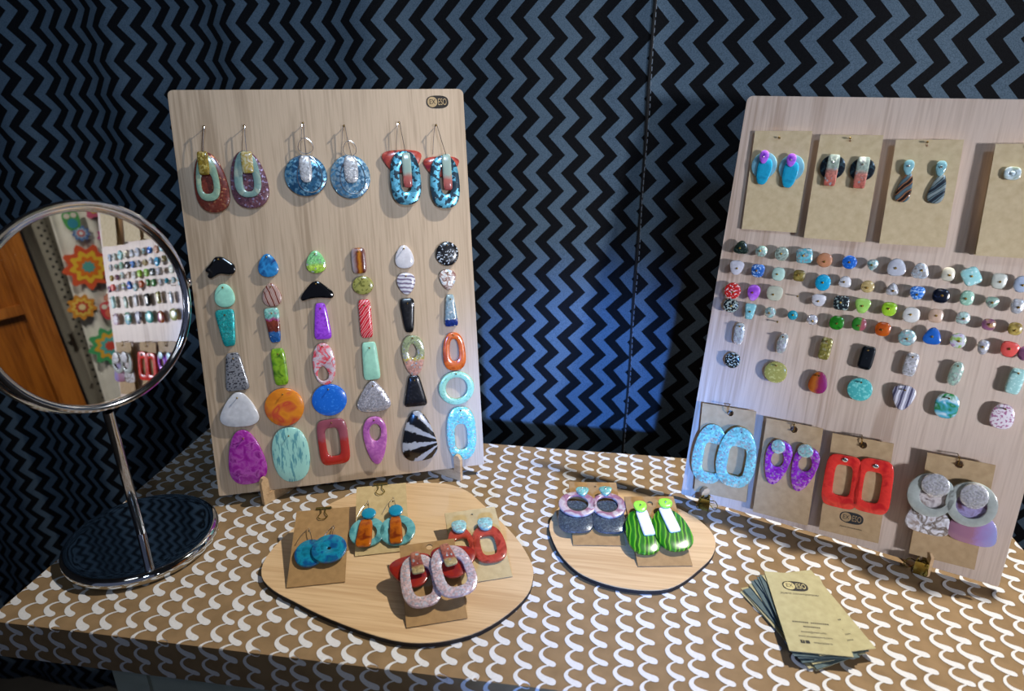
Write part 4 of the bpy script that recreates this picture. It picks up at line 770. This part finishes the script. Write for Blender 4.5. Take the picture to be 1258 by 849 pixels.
mm_, nt, bb = new_mat('mirror_glass', .0, 1.0); f = noise(nt, coords(nt), 4, 1); nt.links.new(ramp(nt, f, [(.3, (.86, .87, .87, 1)), (.7, (.90, .91, .91, 1))]), bb.inputs['Base Color'])
mesh('mirror_glass', xf(Mx, lathe([(.0772, -.005), (.0772, 0)], 72)), mm_, o, None, False)
for s_ in (-1, 1): mesh('pivot_knob', xf(Matrix.Translation(loc_c + mt * s_ * (MR + .002) - mn * .002), ball(.0038, (0, 0, 0), 12, 8)), CHROME, o)

# ------------------------------------------------------------------ what the mirror shows: neighbouring stall to the right
cab = thing('wooden_cabinet', 'orange-brown wooden cabinet seen in the round mirror', 'cabinet', Matrix.Translation((1.05, .165, -.78)))
CW = wood('b8702c', '8a4c18', 2, .35); CW2 = wood('a8621f', '7c4212', 2, .35)
mesh('carcass', box(.02, .40, -.30, .24, .02, 1.5), CW, cab, None, False)
for y0, y1 in ((.245, .297), (-.305, -.26)): mesh('stile', box(-.004, .02, y0, y1, 0, 1.5), CW, cab, None, False)
for z0 in (.05, .46, .925, 1.42): mesh('rail', box(-.002, .02, -.26, .245, z0, z0 + .025), CW, cab, None, False)
for z0, z1 in ((.075, .46), (.485, .925), (.95, 1.42)): mesh('door_panel', box(.010, .02, -.26, .245, z0, z1), CW2, cab, None, False)
def dots_mat():
    m, nt, b = new_mat('dotted_cloth', .9); v = coords(nt, scale=(70, 70, 70), rot=(.785, 0, 0)); vo = nt.nodes.new('ShaderNodeTexVoronoi'); vo.inputs['Randomness'].default_value = 0; nt.links.new(v, vo.inputs['Vector']); vo.inputs['Scale'].default_value = 1
    nt.links.new(ramp(nt, vo.outputs['Distance'], [(.22, '1c1c1c'), (.28, '8f8a7c')]), b.inputs['Base Color']); return m
def hanging(name, lab, x, y0, y1, lean, m_):
    V, F = [], []; n = 24
    for j in range(13):
        z = -.5 + j * .1
        for i in range(n + 1): y = y0 + (y1 - y0) * i / n; V.append((x + .006 * math.sin(i * .9) , y + lean * z, z))
    for j in range(12):
        for i in range(n): k = j * (n + 1) + i; F.append((k, k + n + 1, k + n + 2, k + 1))
    ob = mesh(name, (V, F), m_); s = ob.modifiers.new('cloth_thickness', 'SOLIDIFY'); s.thickness = .002
    return tag(ob, lab, 'fabric')
hanging('dotted_cloth', 'grey cloth with black dots seen in the round mirror', 1.075, .470, .66, .0, dots_mat())
fl = hanging('floral_cloth', 'pale cloth with bright flowers and owls seen in the round mirror', 1.03, .512, .685, .06, paper('e8e4d8', 'd8d4c8', 30))
def flower(y, z, r, cs):
    def petal(rr, n, d): return [(rr * (1 + .16 * math.cos(n * t)) * math.cos(t), rr * (1 + .16 * math.cos(n * t)) * math.sin(t)) for t in (2 * math.pi * i / 40 for i in range(40))]
    A = Matrix(((0, 0, -1, 1.020), (-1, 0, 0, y + .04), (0, 1, 0, z - .02), (0, 0, 0, 1)))
    g = None
    for k, (c, s_) in enumerate(zip(cs, (1, .72, .48, .26))):
        q = mesh('flower_print', prism(petal(r * s_, 9, 0), .0006 * k, .0006 * k + .0005), ink(c), fl if g is None else g, A if g is None else None, False)
        if g is None: g = q
def owl(y, z, s, c1_, c2_):
    A = Matrix(((0, 0, -1, 1.020), (-1, 0, 0, y + .04), (0, 1, 0, z - .02), (0, 0, 0, 1)))
    g = mesh('owl_print', prism([(x / 1000 * s, yy / 1000 * s) for x, yy in outline(34, 44, 3, .1)], 0, .0006), ink(c1_), fl, A, False)
    mesh('belly', prism([(x / 1000 * s, (yy - 7) / 1000 * s) for x, yy in outline(20, 22, 2, 0)], .0006, .0012), ink(c2_), g, None, False)
    for sx in (-7, 7):
        mesh('eye', prism([((x + sx) / 1000 * s, (yy + 11) / 1000 * s) for x, yy in outline(12, 12, 2, 0)], .0006, .0014), ink('f0e8d8'), g, None, False)
flower(.535, .245, .052, ('e0582c', 'f0c030', 'e87818', '58a8a0')); flower(.520, .035, .046, ('48a868', 'e8b030', '58b8b0', 'd84838')); flower(.615, .40, .05, ('e06888', 'f0c840', 'e8803c', 'd04868'))
flower(.600, .21, .038, ('d84868', 'f0a0a0', '68b058', 'f0d040')); flower(.545, .33, .018, ('5878b8', 'a8c8e0', 'd85858', 'f0f0f0')); flower(.58, .12, .030, ('e8a030', 'd85828', 'f0d050', '488858')); flower(.555, .155, .012, ('d8583c', 'f0c8a8', 'd8583c', 'f0c8a8')); flower(.60, .31, .022, ('d868a0', 'f0c0d8', 'd868a0', 'f0e0e8')); flower(.49, .15, .030, ('d8902c', 'e8c050', 'c84828', 'f0d8a0'))
owl(.535, .365, 1.1, '58b060', '3898b0'); owl(.545, .125, 1.1, 'd83c48', 'e8785c')
